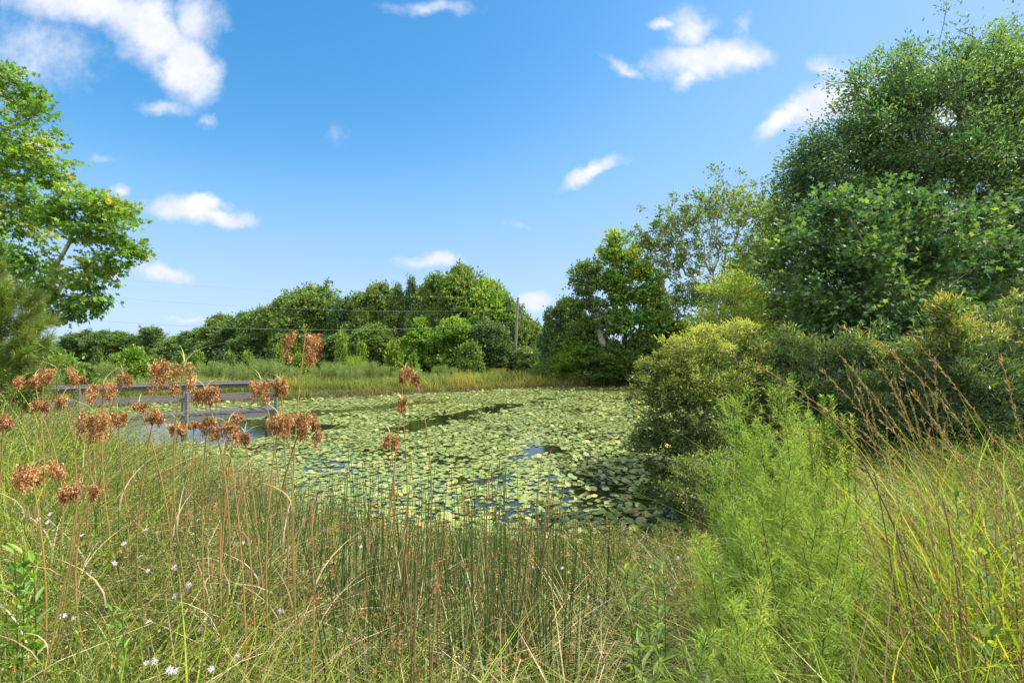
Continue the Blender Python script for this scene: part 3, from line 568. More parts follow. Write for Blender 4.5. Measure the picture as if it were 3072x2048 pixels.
def wood_tree(px, top, wpx, Y, kind, mat, label, grp='woodland trees beyond the pond', name=None):
    x = (px - 512) / F * Y; b = float(gz(x, Y)) - .1; h = CAMZ - (top - HY) / F * Y - b; w = wpx / F * Y
    t, ch = PR[kind]; s = (w / 9. * 1.28, w / 9. * 1.28, h / 12. * 1.0); rz = random.uniform(0, 6.28)
    if kind not in used:
        used.add(kind); t.location = (x, Y, b); t.scale = s; t.rotation_euler = (0, 0, rz); t['label'] = label; t['group'] = grp
        ch[1].data.materials[0] = M[mat]; o = t
    else:
        o = dup(t, ch, (x, Y, b), s, rz, label, {'crown': M[mat]}); o['group'] = grp
    if name: o.name = name
    return o
D = 'the far tree line'
FT = [
 (66, 343, 30, 140, 'round', 'dark', 'low dark tree at the left end of the distant tree line'), (84, 332, 34, 135, 'round', 'dark', 'dark round-topped tree, second from the left in the distant line'),
 (104, 331, 32, 132, 'lumpy', 'dark', 'dark tree in the middle of the distant line behind the field'), (121, 332, 28, 130, 'lumpy', 'green', 'mid green tree right of the middle of the distant line'),
 (136, 336, 24, 130, 'round', 'dark', 'small dark tree before the flat topped pine'), (152, 328, 24, 126, 'flat', 'dark', 'flat topped dark tree standing up from the distant line'),
 (168, 342, 24, 124, 'round', 'dark', 'low dark tree right of the flat topped one'), (184, 336, 36, 116, 'round', 'olive', 'olive rounded tree where the distant line meets the taller woods'),
 (204, 328, 36, 105, 'lumpy', 'dark', 'dark tree at the low left end of the taller woods'), (224, 316, 42, 98, 'lumpy', 'green', 'rounded tree third in the rising line of woods'),
 (246, 313, 44, 92, 'lumpy', 'dark', 'lumpy dark tree in the left part of the woods'), (266, 308, 38, 88, 'lumpy', 'green', 'green tree just left of the broad rounded crown'),
 (290, 296, 44, 84, 'lumpy', 'green', 'left shoulder of the broad rounded crowns'), (313, 289, 54, 78, 'round', 'olive', 'broad rounded tree with olive leaves behind the tall seed head'),
 (338, 302, 40, 76, 'lumpy', 'dark', 'tree in the dip right of the broad rounded crown'), (354, 300, 42, 74, 'round', 'dark', 'green tree in the middle of the woods'),
 (378, 285, 42, 72, 'lumpy', 'olive', 'olive topped tree left of the two narrow spires'), (397, 285, 26, 70, 'tall', 'green', 'left one of the two narrow spired trees'),
 (411, 278, 24, 70, 'tall', 'dark', 'right and taller of the two narrow spired trees'), (436, 277, 48, 68, 'lumpy', 'olive', 'wide olive tree left of the highest crown'),
 (464, 268, 50, 66, 'lumpy', 'olive', 'highest crown of the woods, left of the utility pole'), (490, 281, 42, 64, 'lumpy', 'orange', 'yellowish green tree between the highest crown and the pole'),
 (508, 298, 34, 63, 'tall', 'green', 'tree directly behind the utility pole'), (524, 320, 32, 66, 'round', 'olive', 'low olive tree just right of the utility pole'),
 (541, 329, 32, 72, 'round', 'dark', 'low tree in the gap right of the pole'), (556, 326, 30, 60, 'round', 'green', 'rounded green tree left of the right hand woods'),
 (420, 318, 42, 62, 'tall', 'bright', 'lighter green tree in front of the two spires'), (375, 325, 40, 64, 'lumpy', 'green', 'light green tree low in the middle of the woods'),
 (455, 318, 44, 60, 'lumpy', 'bright', 'lower green tree below the highest crown'), (488, 322, 38, 59, 'round', 'dark', 'shaded lower tree left of the pole foot'),
 (528, 348, 26, 58, 'round', 'olive', 'low bushy olive tree by the foot of the pole'), (340, 335, 44, 68, 'round', 'dark', 'dark low tree behind the field saplings'),
 (300, 330, 44, 74, 'lumpy', 'green', 'lower green tree behind the tallest seed head'), (258, 335, 44, 84, 'round', 'dark', 'low dark tree at the back of the field'), (225, 338, 40, 92, 'round', 'dark', 'low tree at the back left of the field'),
 (566, 299, 36, 52, 'lumpy', 'dark', 'dark rounded tree at the left end of the right hand woods'), (588, 318, 44, 50, 'lumpy', 'green', 'tree low in the right hand woods above the far bank'),
 (575, 338, 40, 49, 'lumpy', 'bright', 'green bushy tree over the far bank right of the pole'), (614, 340, 46, 48, 'tall', 'green', 'dense dark tree at the water edge of the far right bank'),
 (645, 335, 50, 48, 'lumpy', 'green', 'green tree at the water edge behind the wax myrtle'), (640, 352, 40, 47, 'lumpy', 'lime', 'light green bushy tree low at the far right bank'), (600, 350, 40, 47.5, 'lumpy', 'green', 'low tree over the far waterline beside the dense dark one'),
 (680, 322, 60, 50, 'lumpy', 'lime', 'tree below the fanning limbs of the airy tree'), (720, 330, 70, 50, 'round', 'dark', 'dark tree behind the tall yellow-green shrub'), (660, 270, 26, 52, 'tall', 'green', 'slim green tree between the orange top and the airy tree'),
 (780, 300, 80, 36, 'round', 'dark', 'dark tree behind the slender yellow-green tree'), (840, 290, 90, 30, 'round', 'dark', 'dark tree hidden behind the blue-green leaves'), (930, 260, 120, 26, 'lumpy', 'dark', 'dark tree glimpsed behind the tall oak trunk'), (1010, 250, 110, 24, 'round', 'green', 'green tree glimpsed at the right edge behind the oak'),
 (275, 306, 50, 100, 'tall', 'green', 'tall green tree at the back left of the woods'), (328, 300, 50, 92, 'tall', 'green', 'green tree behind the dip in the woods'), (366, 298, 46, 88, 'lumpy', 'green', 'green tree behind the middle of the woods'), (388, 292, 40, 86, 'tall', 'dark', 'dark tree behind the narrow spires'), (448, 282, 46, 84, 'tall', 'green', 'green tree behind the highest crown'), (502, 298, 44, 82, 'lumpy', 'dark', 'dark tree behind the pole'), (235, 322, 46, 104, 'lumpy', 'green', 'green tree at the far left back of the woods'), (208, 330, 44, 112, 'lumpy', 'dark', 'dark tree at the far left back of the woods'),
 (5, 345, 40, 110, 'round', 'green', 'distant tree hidden behind the pine'), (40, 348, 36, 120, 'round', 'green', 'distant low tree right of the pine'),
]
for r_ in FT: wood_tree(*r_)

# far strip of woods and undergrowth under the trees (nobody could count these)
def leafband(name, label, pts, n_, zr, size, mat, spread=2.0, cat='undergrowth'):
    P = np.array(pts, float); s_ = rng.uniform(0, 1, n_) * (len(P) - 1); i = s_.astype(int).clip(0, len(P) - 2); f = (s_ - i)[:, None]
    c = P[i] * (1 - f) + P[i + 1] * f; x = c[:, 0] + rng.normal(size=n_) * spread; y = c[:, 1] + rng.normal(size=n_) * spread
    prof = .55 + .45 * np.sin(x * .9 + 1.7 * np.sin(x * .37)) * np.sin(y * .8 + x * .21)
    z = gz(x, y) + zr * rng.uniform(0, 1, n_) ** .8 * (.5 + .6 * prof)
    g = Geo(); leaves(g, np.stack([x, y, z], 1), rng.normal(size=(n_, 3)), norm(rng.normal(size=(n_, 3)) * .7 + [0, -.3, .8]), size * rng.uniform(.7, 1.3, n_), size * .7, np.clip(.4 + .25 * prof + rng.normal(size=n_) * .2, 0, 1), HEXA)
    tag(g.build(name, M[mat]), label, cat, kind='stuff')
leafband('distant_woods', 'dark far off woods along the horizon', [(-420, 300), (-150, 260), (0, 240), (300, 240)], 16000, 9, 1.8, 'dark', 9, 'woods')
leafband('undergrowth', 'dark undergrowth at the foot of the woods', [(-62, 100), (-40, 82), (-14, 66), (4, 60), (14, 54), (26, 52), (34, 46)], 42000, 3.2, .3, 'dark', 2.0)
leafband('bank_thicket', 'dark thicket under the trees of the right bank', [(16.5, 46), (17.5, 40), (16, 30), (13, 21), (10.2, 15.5), (9.5, 12)], 40000, 3.0, .2, 'dark', 1.0)

# ------------------------------------------------------------------ field shrubs and far bank grasses
def shrub_proto(kind):
    t = thing('field_shrub', '', 'shrub'); g = Geo(); gs = Geo()
    if kind == 'feather':
        n_ = 46; az = rng.uniform(0, 2 * np.pi, n_); rr = np.sqrt(rng.random(n_)) * .75
        tops = np.stack([np.cos(az) * rr * 1.15, np.sin(az) * rr * 1.15, 1 - .55 * rr ** 2 + rng.normal(size=n_) * .06], 1)
        roots = tops * [.35, .35, 0]
        tubes(gs, roots, tops, .012, .004, .5, 4)
        per = 260; f = rng.uniform(.15, 1, (n_, per)); c = roots[:, None] + (tops - roots)[:, None] * f[:, :, None] + rng.normal(size=(n_, per, 3)) * .055
        c = c.reshape(-1, 3); m_ = len(c); d = norm(rng.normal(size=(m_, 3)) * .5 + [0, 0, .9])
        leaves(g, c, d, rng.normal(size=(m_, 3)), .10, .012, np.clip(.5 + np.repeat(rng.normal(size=n_) * .15, per) + rng.normal(size=m_) * .2, 0, 1), QUAD); mat = 'fieldshrub'
    else:
        n_ = 60 if kind == 'leafy' else 40; az = rng.uniform(0, 2 * np.pi, n_); zz = rng.uniform(.12, 1, n_)
        env = (.55 * (1 - .75 * zz ** 2)) if kind == 'leafy' else (.45 * (1.02 - zz) + .05)
        rr = env * np.sqrt(rng.uniform(.2, 1, n_)); tops = np.stack([np.cos(az) * rr, np.sin(az) * rr, zz], 1)
        tubes(gs, tops * [.2, .2, .45], tops, .012, .005, .5, 4); tubes(gs, [[0, 0, 0]], [[0, 0, .9]], .025, .008, .5, 5)
        crown_leaves(g, tops, 55, .085, .10, .6, HEXA, np.array([0, 0, .3]), None, .1, .9, .22); mat = 'bright'
    a = gs.build('stems', M['twig'], t); b = g.build('foliage', M[mat], t); return t, [a, b]
SP = {k: shrub_proto(k) for k in ('feather', 'leafy', 'cone')}
sused = set()
def shrub(px, top, wpx, Y, kind, mat, label, grp='shrubs and saplings in the field'):
    x = (px - 512) / F * Y; b = float(gz(x, Y)) - .05; h = max(.6, CAMZ - (top - HY) / F * Y - b); w = wpx / F * Y
    t, ch = SP[kind]; s = (w / (1.9 if kind == 'feather' else 1.15), w / (1.9 if kind == 'feather' else 1.15), h)
    rz = random.uniform(0, 6.28)
    if kind not in sused:
        sused.add(kind); t.location = (x, Y, b); t.scale = s; t.rotation_euler = (0, 0, rz); t['label'] = label; t['group'] = grp; ch[1].data.materials[0] = M[mat]; return t
    o = dup(t, ch, (x, Y, b), s, rz, label, {'foliage': M[mat]}); o['group'] = grp; return o
FS = [
 (134, 351, 30, 46, 'leafy', 'bright', 'bright green leafy bush in the field above the dock rail'), (198, 352, 16, 58, 'cone', 'bright', 'small upright sapling in the field right of the bright bush'), (98, 353, 16, 60, 'cone', 'green', 'sapling in front of the distant dark trees on the left'),
 (62, 358, 34, 34, 'leafy', 'bright', 'bright broad leaved bush at the left end of the field by the pine'), (82, 368, 34, 30, 'leafy', 'green', 'low green bush left of the dock, in front of the pale mounds'), (213, 361, 36, 46, 'feather', 'fieldshrub', 'pale feathery mound behind the middle of the dock rail'),
 (262, 359, 52, 42, 'feather', 'fieldshrub', 'wide pale feathery mound left of the tallest seed head'), (109, 363, 34, 44, 'feather', 'fieldshrub', 'pale greyish mound in the field on the left'), (170, 364, 36, 44, 'feather', 'fieldshrub', 'pale mound right of the bright leafy bush'),
 (238, 366, 30, 40, 'feather', 'fieldshrub', 'pale mound between two wider ones over the dock rail'), (285, 366, 34, 42, 'feather', 'fieldshrub', 'low mound in the field behind the tallest seed head'), (330, 362, 42, 44, 'feather', 'fieldshrub', 'feathery mound right of the tallest seed head'),
 (280, 345, 14, 58, 'cone', 'bright', 'sapling standing behind the pale mounds near the tall seed head'), (342, 334, 18, 56, 'cone', 'bright', 'tall narrow bright sapling in front of the dark woods'), (361, 344, 18, 56, 'cone', 'bright', 'bright sapling right of the tall narrow one'),
 (356, 356, 24, 50, 'feather', 'yellow', 'yellow flowering bush between the saplings'), (394, 344, 26, 50, 'cone', 'lime', 'yellow-green cone shaped bush left of the single seed head stalk'), (413, 355, 18, 50, 'cone', 'bright', 'bright sapling right of the yellow-green cone'),
 (375, 362, 34, 45, 'feather', 'fieldshrub', 'soft mound before the yellow-green cone bush'), (408, 368, 36, 44, 'feather', 'fieldshrub', 'soft green mound right of the yellow-green cone bush'), (350, 366, 30, 42, 'feather', 'fieldshrub', 'soft mound below the yellow bush'),
 (470, 346, 28, 55, 'leafy', 'green', 'round green bush in front of the dark woods left of the pole'), (575, 370, 26, 47.5, 'feather', 'green', 'green feathery bush on the far bank right of the pole'), (556, 366, 22, 48.5, 'feather', 'lime', 'light green bush at the far bank close to the pole'),
 (608, 376, 28, 47.2, 'feather', 'dark', 'dark bush at the far bank below the right woods'), (445, 365, 30, 52, 'feather', 'olive', 'olive mound at the foot of the woods behind the seed head stalk'), (300, 356, 20, 52, 'leafy', 'lime', 'lime bush beside the tallest seed head'),
 (155, 358, 22, 52, 'leafy', 'green', 'green bush behind the bright leafy one'), (230, 353, 18, 58, 'cone', 'green', 'green sapling before the dark woods over the dock'), (180, 354, 18, 60, 'cone', 'green', 'green sapling left of the small upright one'),
 (120, 356, 22, 56, 'leafy', 'lime', 'lime bush left of the bright leafy bush'), (248, 352, 16, 60, 'cone', 'bright', 'bright sapling third from the tall seed head'), (500, 368, 26, 52, 'feather', 'farreeds', 'straw coloured mound left of the pole foot'), (540, 366, 26, 51, 'feather', 'olive', 'olive mound right of the pole foot'),
 (20, 366, 40, 30, 'feather', 'fieldshrub', 'mound behind the lower pine branches'), (45, 372, 34, 26, 'feather', 'fieldshrub', 'mound right of the pine above the grass'),
]
for r_ in FS: shrub(*r_)
for nm, kd in (('field_tree', 'x'),): pass

def scatter_land(n_, x0, x1, y0, y1, cond): 
    X = rng.uniform(x0, x1, n_); Y = y0 + (y1 - y0) * rng.uniform(0, 1, n_) ** 1.0; k = cond(X, Y, pond_sd(X, Y)) & (np.abs(X) < Y * 1.1 + 1); return X[k], Y[k]
# grasses on the far bank
X, Y = scatter_land(150000, -32, 24, 19, 62, lambda x, y, d: (d > -.25) & (d < 3.6 + rng.exponential(2.2, len(x))))
g = Geo(); n_ = len(X); pat = np.sin(X * .8 + 1.3 * np.sin(Y * .5)) * np.sin(Y * .6 + X * .3)
blades(g, np.stack([X, Y, gz(X, Y) - .03], 1), rng.uniform(.35, 1.1, n_) * (1 + .4 * pat + .3 * np.sin(X * 2.3) * np.sin(Y * 2.9)), rng.uniform(0, 6.28, n_), rng.uniform(.1, .9, n_), rng.uniform(.018, .04, n_), np.clip(.42 + .38 * pat + rng.normal(size=n_) * .2, 0, 1), 3)
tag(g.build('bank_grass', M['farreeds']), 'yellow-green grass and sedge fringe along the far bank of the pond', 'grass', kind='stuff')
X, Y = scatter_land(160000, -120, 40, 26, 130, lambda x, y, d: d > 2.0)
k = rng.random(len(X)) < (40 / Y) ; X, Y = X[k], Y[k]; g = Geo(); n_ = len(X); pat = np.sin(X * .35 + Y * .2) * np.sin(Y * .3)
blades(g, np.stack([X, Y, gz(X, Y) - .03], 1), rng.uniform(.5, 1.0, n_) * (1 + .3 * pat), rng.uniform(0, 6.28, n_), rng.uniform(.1, .6, n_), rng.uniform(.04, .08, n_) * Y / 50, np.clip(.4 + .2 * pat + rng.normal(size=n_) * .15, 0, 1), 2)
tag(g.build('meadow', M['fieldshrub']), 'pale green overgrown meadow behind the pond', 'meadow', kind='stuff')

# ------------------------------------------------------------------ dock
def box(g, c, s, ux, uy=None, v=.5):
    """oriented box with softened long edges"""
    ux = norm(np.array(ux, float)); uz = np.array([0, 0, 1.]) if abs(ux[2]) < .9 else np.array([0, 1., 0]); uy = norm(np.cross(uz, ux)); uz = np.cross(ux, uy)
    hx, hy, hz = np.array(s) / 2; b_ = min(hy, hz) * .14
    prof = [(-hy + b_, -hz), (hy - b_, -hz), (hy, -hz + b_), (hy, hz - b_), (hy - b_, hz), (-hy + b_, hz), (-hy, hz - b_), (-hy, -hz + b_)]
    V = [np.array(c) + ux * sx * hx + uy * a + uz * b2 for sx in (-1, 1) for a, b2 in prof]
    base = g.n; k = np.arange(8); g.add(V, np.stack([k, (k + 1) % 8, (k + 1) % 8 + 8, k + 8], 1)[:, ::1], v)
    g.Fc.append(np.array([[7, 6, 5, 4, 3, 2, 1, 0], [8, 9, 10, 11, 12, 13, 14, 15]]) + base)
dn = np.array([-8.8, 19.1]); dl = np.array([-.806, -.592]); dp = np.array([-.592, .806]); DW = 1.4; DZ = .85
dock = thing('dock', 'weathered grey wooden dock with railings reaching into the pond on the left', 'dock', (dn[0], dn[1], 0))
off = np.array([dn[0], dn[1], 0.])
def dpt(s_, q, z): p_ = dn + dl * s_ + dp * q; return np.array([p_[0], p_[1], z]) - off
ux3 = np.array([dl[0], dl[1], 0]); up3 = np.array([dp[0], dp[1], 0])
def part(name, fn, parent=dock): g = Geo(); fn(g); return g.build(name, M['wood'], parent)
LEN = 11.2
dk = part('deck', lambda g: [box(g, dpt(s_, DW / 2, DZ - .02), (DW + .1, .135, .038), up3) for s_ in np.arange(0, LEN, .145)])
dk.data.materials[0] = M['deck']
for q in (-.02, DW + .02): part('deck_beam', lambda g: box(g, dpt(LEN / 2, q, DZ - .14), (LEN, .045, .19), ux3))
for q in (0, DW):
    for s_ in (0, 2.8, 5.6, 8.4, 11.0):
        qq = q - .08 if q == 0 else q + .08
        part('post', lambda g: box(g, dpt(s_ + .0, qq, (DZ + 1.0 - .9) / 2), (1.9 + .95 - .0, .10, .10), (0, 0, 1)))
        if q == 0:
            for zb in (DZ + .93, DZ + .52):
                gb = Geo(); pc_ = dpt(s_, qq - .052, zb); polytube(gb, [pc_, pc_ - up3 * .006, pc_ - up3 * .012], .014, .012, .5, 8); gb.build('bolt', M['metal'], dock)
    ql = -.0 if q == 0 else DW
    part('top_rail', lambda g: box(g, dpt(LEN / 2, ql - (.06 if q == 0 else -.06), DZ + 1.0 + .34 * 0 + .02), (LEN + .1, .14, .04), ux3))
    part('rail', lambda g: box(g, dpt(LEN / 2, q + (.0 if q == 0 else 0), DZ + .93), (LEN, .04, .13), ux3))
    part('rail', lambda g: box(g, dpt(LEN / 2, q, DZ + .52), (LEN, .04, .12), ux3))
part('top_rail', lambda g: box(g, dpt(0.0, DW / 2, DZ + 1.045), (DW + .2, .13, .035), up3))
part('rail', lambda g: box(g, dpt(0.0, DW / 2, DZ + .52), (DW - .06, .04, .12), up3))

# ------------------------------------------------------------------ utility pole and wires
pb = np.array([(514 - 512) / F * 58, 58, 0]); pb[2] = float(gz(pb[0], pb[1])) - .2
PH = CAMZ + (HY - 297) / F * 58; ptop = np.array([(518 - 512) / F * 58, 58, PH])
pole = thing('utility_pole', 'tall slightly leaning wooden utility pole on the far bank', 'utility pole', pb)
g = Geo(); polytube(g, [(ptop - pb) * f for f in np.linspace(0, 1, 8)], .19, .13, .5, 12); g.build('pole_shaft', M['pole'], pole, True)
g = Geo(); box(g, ptop - pb + [0, 0, -.75], (1.7, .10, .10), (.9, .3, 0)); g.build('crossarm', M['pole'], pole)
for sx in (-.7, .7):
    g = Geo(); q = ptop - pb + np.array([.9, .3, 0]) / .95 * sx + [0, 0, -.68]; polytube(g, [q, q + [0, 0, .08], q + [0, 0, .16]], .05, .03, .5, 8); g.build('insulator', M['metal'], pole)
g = Geo(); q = ptop - pb; polytube(g, [q, q + [0, 0, .1], q + [0, 0, .2]], .05, .03, .5, 8); g.build('insulator', M['metal'], pole)
lp = np.array([-46.0, 37.0, 0]); lp[2] = float(gz(lp[0], lp[1]))
for i, (z0, z1, sag, r, lab) in enumerate(((PH, 10.2, 1.0, .006, 'topmost thin wire running left from the pole top'), (PH - .75 - .6, 8.7, 1.1, .009, 'middle wire running left from below the crossarm'), (6.6, 6.9, 1.5, .012, 'lowest sagging cable running left in front of the woods'))):
    a = np.array([ptop[0], 58, z0]) + ([.0, 0, .1] if i == 0 else [0, 0, 0]); b = np.array([lp[0], lp[1], z1]); f = np.linspace(0, 1, 40)[:, None]
    g = Geo(); polytube(g, a + (b - a) * f - np.array([0, 0, 4 * sag]) * f * (1 - f), r, r, .5, 5)
    tag(g.build('overhead_wire', M['wire']), lab, 'wire', 'overhead wires')

# ------------------------------------------------------------------ foreground grasses
def fg_scatter(n_, y0, y1, cond=None, p=1.0):
    Y = (rng.uniform(y0 ** p, y1 ** p, n_)) ** (1 / p); X = rng.uniform(-1.12, 1.12, n_) * Y + rng.uniform(-.4, .4, n_)
    k = (pond_sd(X, Y) > -.1) & ((np.sin(X * 4.1 + 2.2 * np.sin(Y * 3.3)) * np.sin(Y * 4.7 + 1.8 * np.sin(X * 2.9)) > -.25) | (rng.random(len(X)) < .35))
    if cond is not None: k &= cond(X, Y)
    return X[k], Y[k]
def tuft(X, Y, f): return np.sin(X * f + 1.9 * np.sin(Y * f * .8)) * np.sin(Y * f * 1.1 + 1.3 * np.sin(X * f * .7))
def hmap(X, Y):
    """height of the sward: low before the pads, tall to the left and right"""
    px = 512 + X / Y * F
    h = .34 + .54 * sm(390, 170, px) + .40 * sm(120, 50, px) * sm(3.5, 6, Y) + .16 * sm(300, 220, px) * sm(4.5, 7, Y) * 1.0 + .42 * sm(800, 900, px) + .08 * sm(700, 800, px) + .12 * tuft(X, Y, 2.5) + .06 * tuft(X, Y, 6)
    return h * np.clip(.75 + .06 * Y, .75, 1.15)
def grass_layer(name, label, n_, y0, y1, hs_, bend, wid, mat, vfun, segs=3, cond=None, p=1.0, lean=None):
    X, Y = fg_scatter(n_, y0, y1, cond, p); n_ = len(X); g = Geo()
    h = hmap(X, Y) * rng.uniform(*hs_, n_)
    ln_ = rng.normal(size=(n_, 3)) * .36; ln_[:, 2] = 0
    if lean is not None: ln_ = ln_ + lean(X, Y)
    blades(g, np.stack([X, Y, gz(X, Y) - .02], 1), h, rng.uniform(0, 6.28, n_), rng.uniform(*bend, n_), rng.uniform(*wid, n_) * (.85 + Y * .27), vfun(X, Y, n_), segs, ln_)
    tag(g.build(name, M[mat]), label, 'grass', kind='stuff')
clipn = lambda a: np.clip(a, 0, 1)
M['brownreed'] = leafmat('brown_reed', [(0, (.10, .085, .03)), (.4, (.17, .13, .05)), (.75, (.27, .17, .07)), (1, (.38, .28, .15))], .05)
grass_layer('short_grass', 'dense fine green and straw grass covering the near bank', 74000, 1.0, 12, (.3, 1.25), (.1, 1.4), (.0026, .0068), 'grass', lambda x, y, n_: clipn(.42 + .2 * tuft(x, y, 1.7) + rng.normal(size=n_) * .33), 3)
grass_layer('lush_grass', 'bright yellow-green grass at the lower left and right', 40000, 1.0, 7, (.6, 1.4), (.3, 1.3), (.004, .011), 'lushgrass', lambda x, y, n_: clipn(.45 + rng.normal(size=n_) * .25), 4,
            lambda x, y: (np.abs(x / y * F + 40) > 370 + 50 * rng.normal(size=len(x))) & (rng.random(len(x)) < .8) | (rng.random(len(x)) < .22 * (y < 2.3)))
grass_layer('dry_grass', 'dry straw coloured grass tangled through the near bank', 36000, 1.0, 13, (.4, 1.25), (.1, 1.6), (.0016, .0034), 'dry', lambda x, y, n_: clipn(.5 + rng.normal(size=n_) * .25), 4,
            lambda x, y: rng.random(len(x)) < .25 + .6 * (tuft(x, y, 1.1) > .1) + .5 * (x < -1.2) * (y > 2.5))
# tiny leaved ground cover
X, Y = fg_scatter(80000, 1.0, 9.5); n_ = len(X); k = tuft(X, Y, 1.3) + rng.normal(size=n_) * .5 > -.25; X, Y = X[k], Y[k]; n_ = len(X)
g = Geo(); z = gz(X, Y) + hmap(X, Y) * rng.uniform(.1, .85, n_) ** .7
leaves(g, np.stack([X, Y, z], 1), norm(rng.normal(size=(n_, 3)) + [0, 0, .35]), norm(rng.normal(size=(n_, 3)) * .6 + [0, 0, 1]), rng.uniform(.012, .03, n_) * (.6 + Y * .2), rng.uniform(.004, .010, n_) * (.6 + Y * .2), clipn(.45 + .3 * tuft(X, Y, 2) + rng.normal(size=n_) * .25), LANC)
M['cover'] = leafmat('cover_leaf', [(0, (.04, .085, .018)), (.45, (.08, .14, .028)), (.8, (.15, .18, .04)), (1, (.28, .19, .06))], .28)
tag(g.build('ground_cover', M['cover']), 'small leaved green ground cover filling the near bank', 'ground cover', kind='stuff')

# dead stems lying and leaning through the sward, and low broad leaves
X, Y = fg_scatter(3800, 1.1, 8.5, p=1.4); n_ = len(X); az = rng.uniform(0, 6.28, n_); ln_ = rng.uniform(.25, .8, n_); up_s = rng.uniform(-.1, .55, n_)
A0 = np.stack([X, Y, gz(X, Y) + hmap(X, Y) * rng.uniform(.05, .75, n_)], 1); A1_ = A0 + np.stack([np.cos(az), np.sin(az), up_s], 1) * ln_[:, None] * .6; A2_ = A1_ + np.stack([np.cos(az + .5), np.sin(az + .5), up_s - .5], 1) * ln_[:, None] * .4
g = Geo(); vv = rng.random(n_); tubes(g, A0, A1_, .0021, .0017, vv, 3); tubes(g, A1_, A2_, .0017, .0009, vv, 3); tag(g.build('dead_stems', M['dry']), 'bent and broken dead stems lying through the near grass', 'dead stems', kind='stuff')
X, Y = fg_scatter(15000, 1.1, 7.5, p=1.2); n_ = len(X); g = Geo(); leaves(g, np.stack([X, Y, gz(X, Y) + hmap(X, Y) * rng.uniform(.1, .7, n_)], 1), norm(rng.normal(size=(n_, 3)) + [0, 0, .3]), norm(rng.normal(size=(n_, 3)) * .5 + [0, 0, 1]), rng.uniform(.03, .075, n_), rng.uniform(.010, .026, n_), clipn(.45 + .3 * tuft(X, Y, 1.5) + rng.normal(size=n_) * .28), LANC)
tag(g.build('low_leaves', M['cover']), 'low broad leaves of weeds between the grass on the near bank', 'weeds', kind='stuff')
# leafy sprigs: fine branching stems with tiny leaves, green to rusty
X, Y = fg_scatter(4200, 1.2, 8.5, p=1.3); n_ = len(X); h = hmap(X, Y) * rng.uniform(.6, 1.25, n_); R0 = np.stack([X, Y, gz(X, Y)], 1); ln_ = rng.normal(size=(n_, 3)) * .25; ln_[:, 2] = 1
TP = R0 + ln_ * h[:, None]; g = Geo(); tubes(g, R0, TP, .0016, .0007, rng.random(n_), 3); tag(g.build('sprig_stems', M['brownstem']), 'thin brown wildflower stems all through the near grass', 'stems', kind='stuff')
per = 44; u_ = rng.uniform(.25, 1.02, (n_, per, 1)); c = (R0[:, None] + (TP - R0)[:, None] * u_ + rng.normal(size=(n_, per, 3)) * .035 * (1.2 - u_ * .6)).reshape(-1, 3); m_ = len(c); Yc = np.repeat(Y, per)
g = Geo(); cv_ = np.repeat(rng.random(n_), per); leaves(g, c, norm(rng.normal(size=(m_, 3)) + [0, 0, .5]), norm(rng.normal(size=(m_, 3)) + [0, 0, .7]), rng.uniform(.010, .024, m_) * (.6 + .2 * Yc), rng.uniform(.004, .009, m_) * (.6 + .2 * Yc), clipn(cv_ ** 1.6 + rng.normal(size=m_) * .14), LANC)
M['sprig'] = leafmat('sprig_leaf', [(0, (.05, .11, .02)), (.4, (.11, .18, .03)), (.7, (.22, .26, .05)), (.86, (.33, .27, .09)), (1, (.40, .16, .05))], .25)
tag(g.build('sprig_leaves', M['sprig']), 'tiny green and rusty leaves of wildflowers in the near grass', 'leaves', kind='stuff')

# ------------------------------------------------------------------ rush clumps
rush_specs = [(352, 3.3, 26, .95), (385, 3.8, 34, .95), (405, 3.0, 24, .95), (432, 3.6, 30, 1.0), (462, 4.4, 26, .95), (500, 3.4, 22, 1.0), (515, 3.0, 26, 1.02), (538, 3.9, 24, .92), (560, 4.6, 18, .8), (480, 2.6, 20, .9), (605, 4.2, 10, .7),
              (135, 5.0, 42, .85), (160, 4.4, 46, .85), (190, 5.2, 46, .9), (215, 4.6, 40, .85), (240, 5.4, 44, .9), (262, 5.8, 40, .9), (285, 5.2, 24, .75), (110, 5.8, 34, .8), (372, 2.4, 14, .8), (420, 2.2, 14, .75), (312, 4.2, 18, .8), (545, 2.7, 14, .85)]
def place_words(px): return 'left' if px < 300 else ('middle' if px < 560 else 'right')
rp = []
for k_ in range(4):
    t = thing('rush_clump', '', 'rush', group='clumps of dark green rushes in the near grass'); g = Geo(); n_ = 40
    az = rng.uniform(0, 6.28, n_); rr = np.sqrt(rng.random(n_)) * .17; hh = .5 + .9 * rng.random(n_) ** 1.3; lx = np.cos(az) * rr * rng.uniform(.2, 3.4, n_); ly = np.sin(az) * rr * rng.uniform(.4, 1.6, n_)
    for i in range(n_):
        f = np.linspace(0, 1, 5)[:, None]; b = np.array([math.cos(az[i]) * rr[i], math.sin(az[i]) * rr[i], 0]); cv = rng.normal() * .05
        polytube(g, b + np.array([lx[i] * .7, ly[i] * .7, hh[i]]) * f + np.array([cv, cv, 0]) * f ** 2, float(rng.uniform(.003, .0046)), .0016, float(np.clip(rng.beta(1.2, 2.0), 0, 1)), 4)
    a = g.build('stems', M['rush'], t); tf = []
    for i in range(0, n_, 5):
        c = np.array([math.cos(az[i]) * rr[i] + lx[i] * .6, math.sin(az[i]) * rr[i] + ly[i] * .6, hh[i] * .86]); m_ = 22
        gs = Geo(); leaves(gs, c + rng.normal(size=(m_, 3)) * .012, rng.normal(size=(m_, 3)), rng.normal(size=(m_, 3)), .012, .006, rng.random(m_) * .6, LANC); tf.append(gs.build('flower_tuft', M['wool'], t))
    rp.append((t, [a] + tf, False))
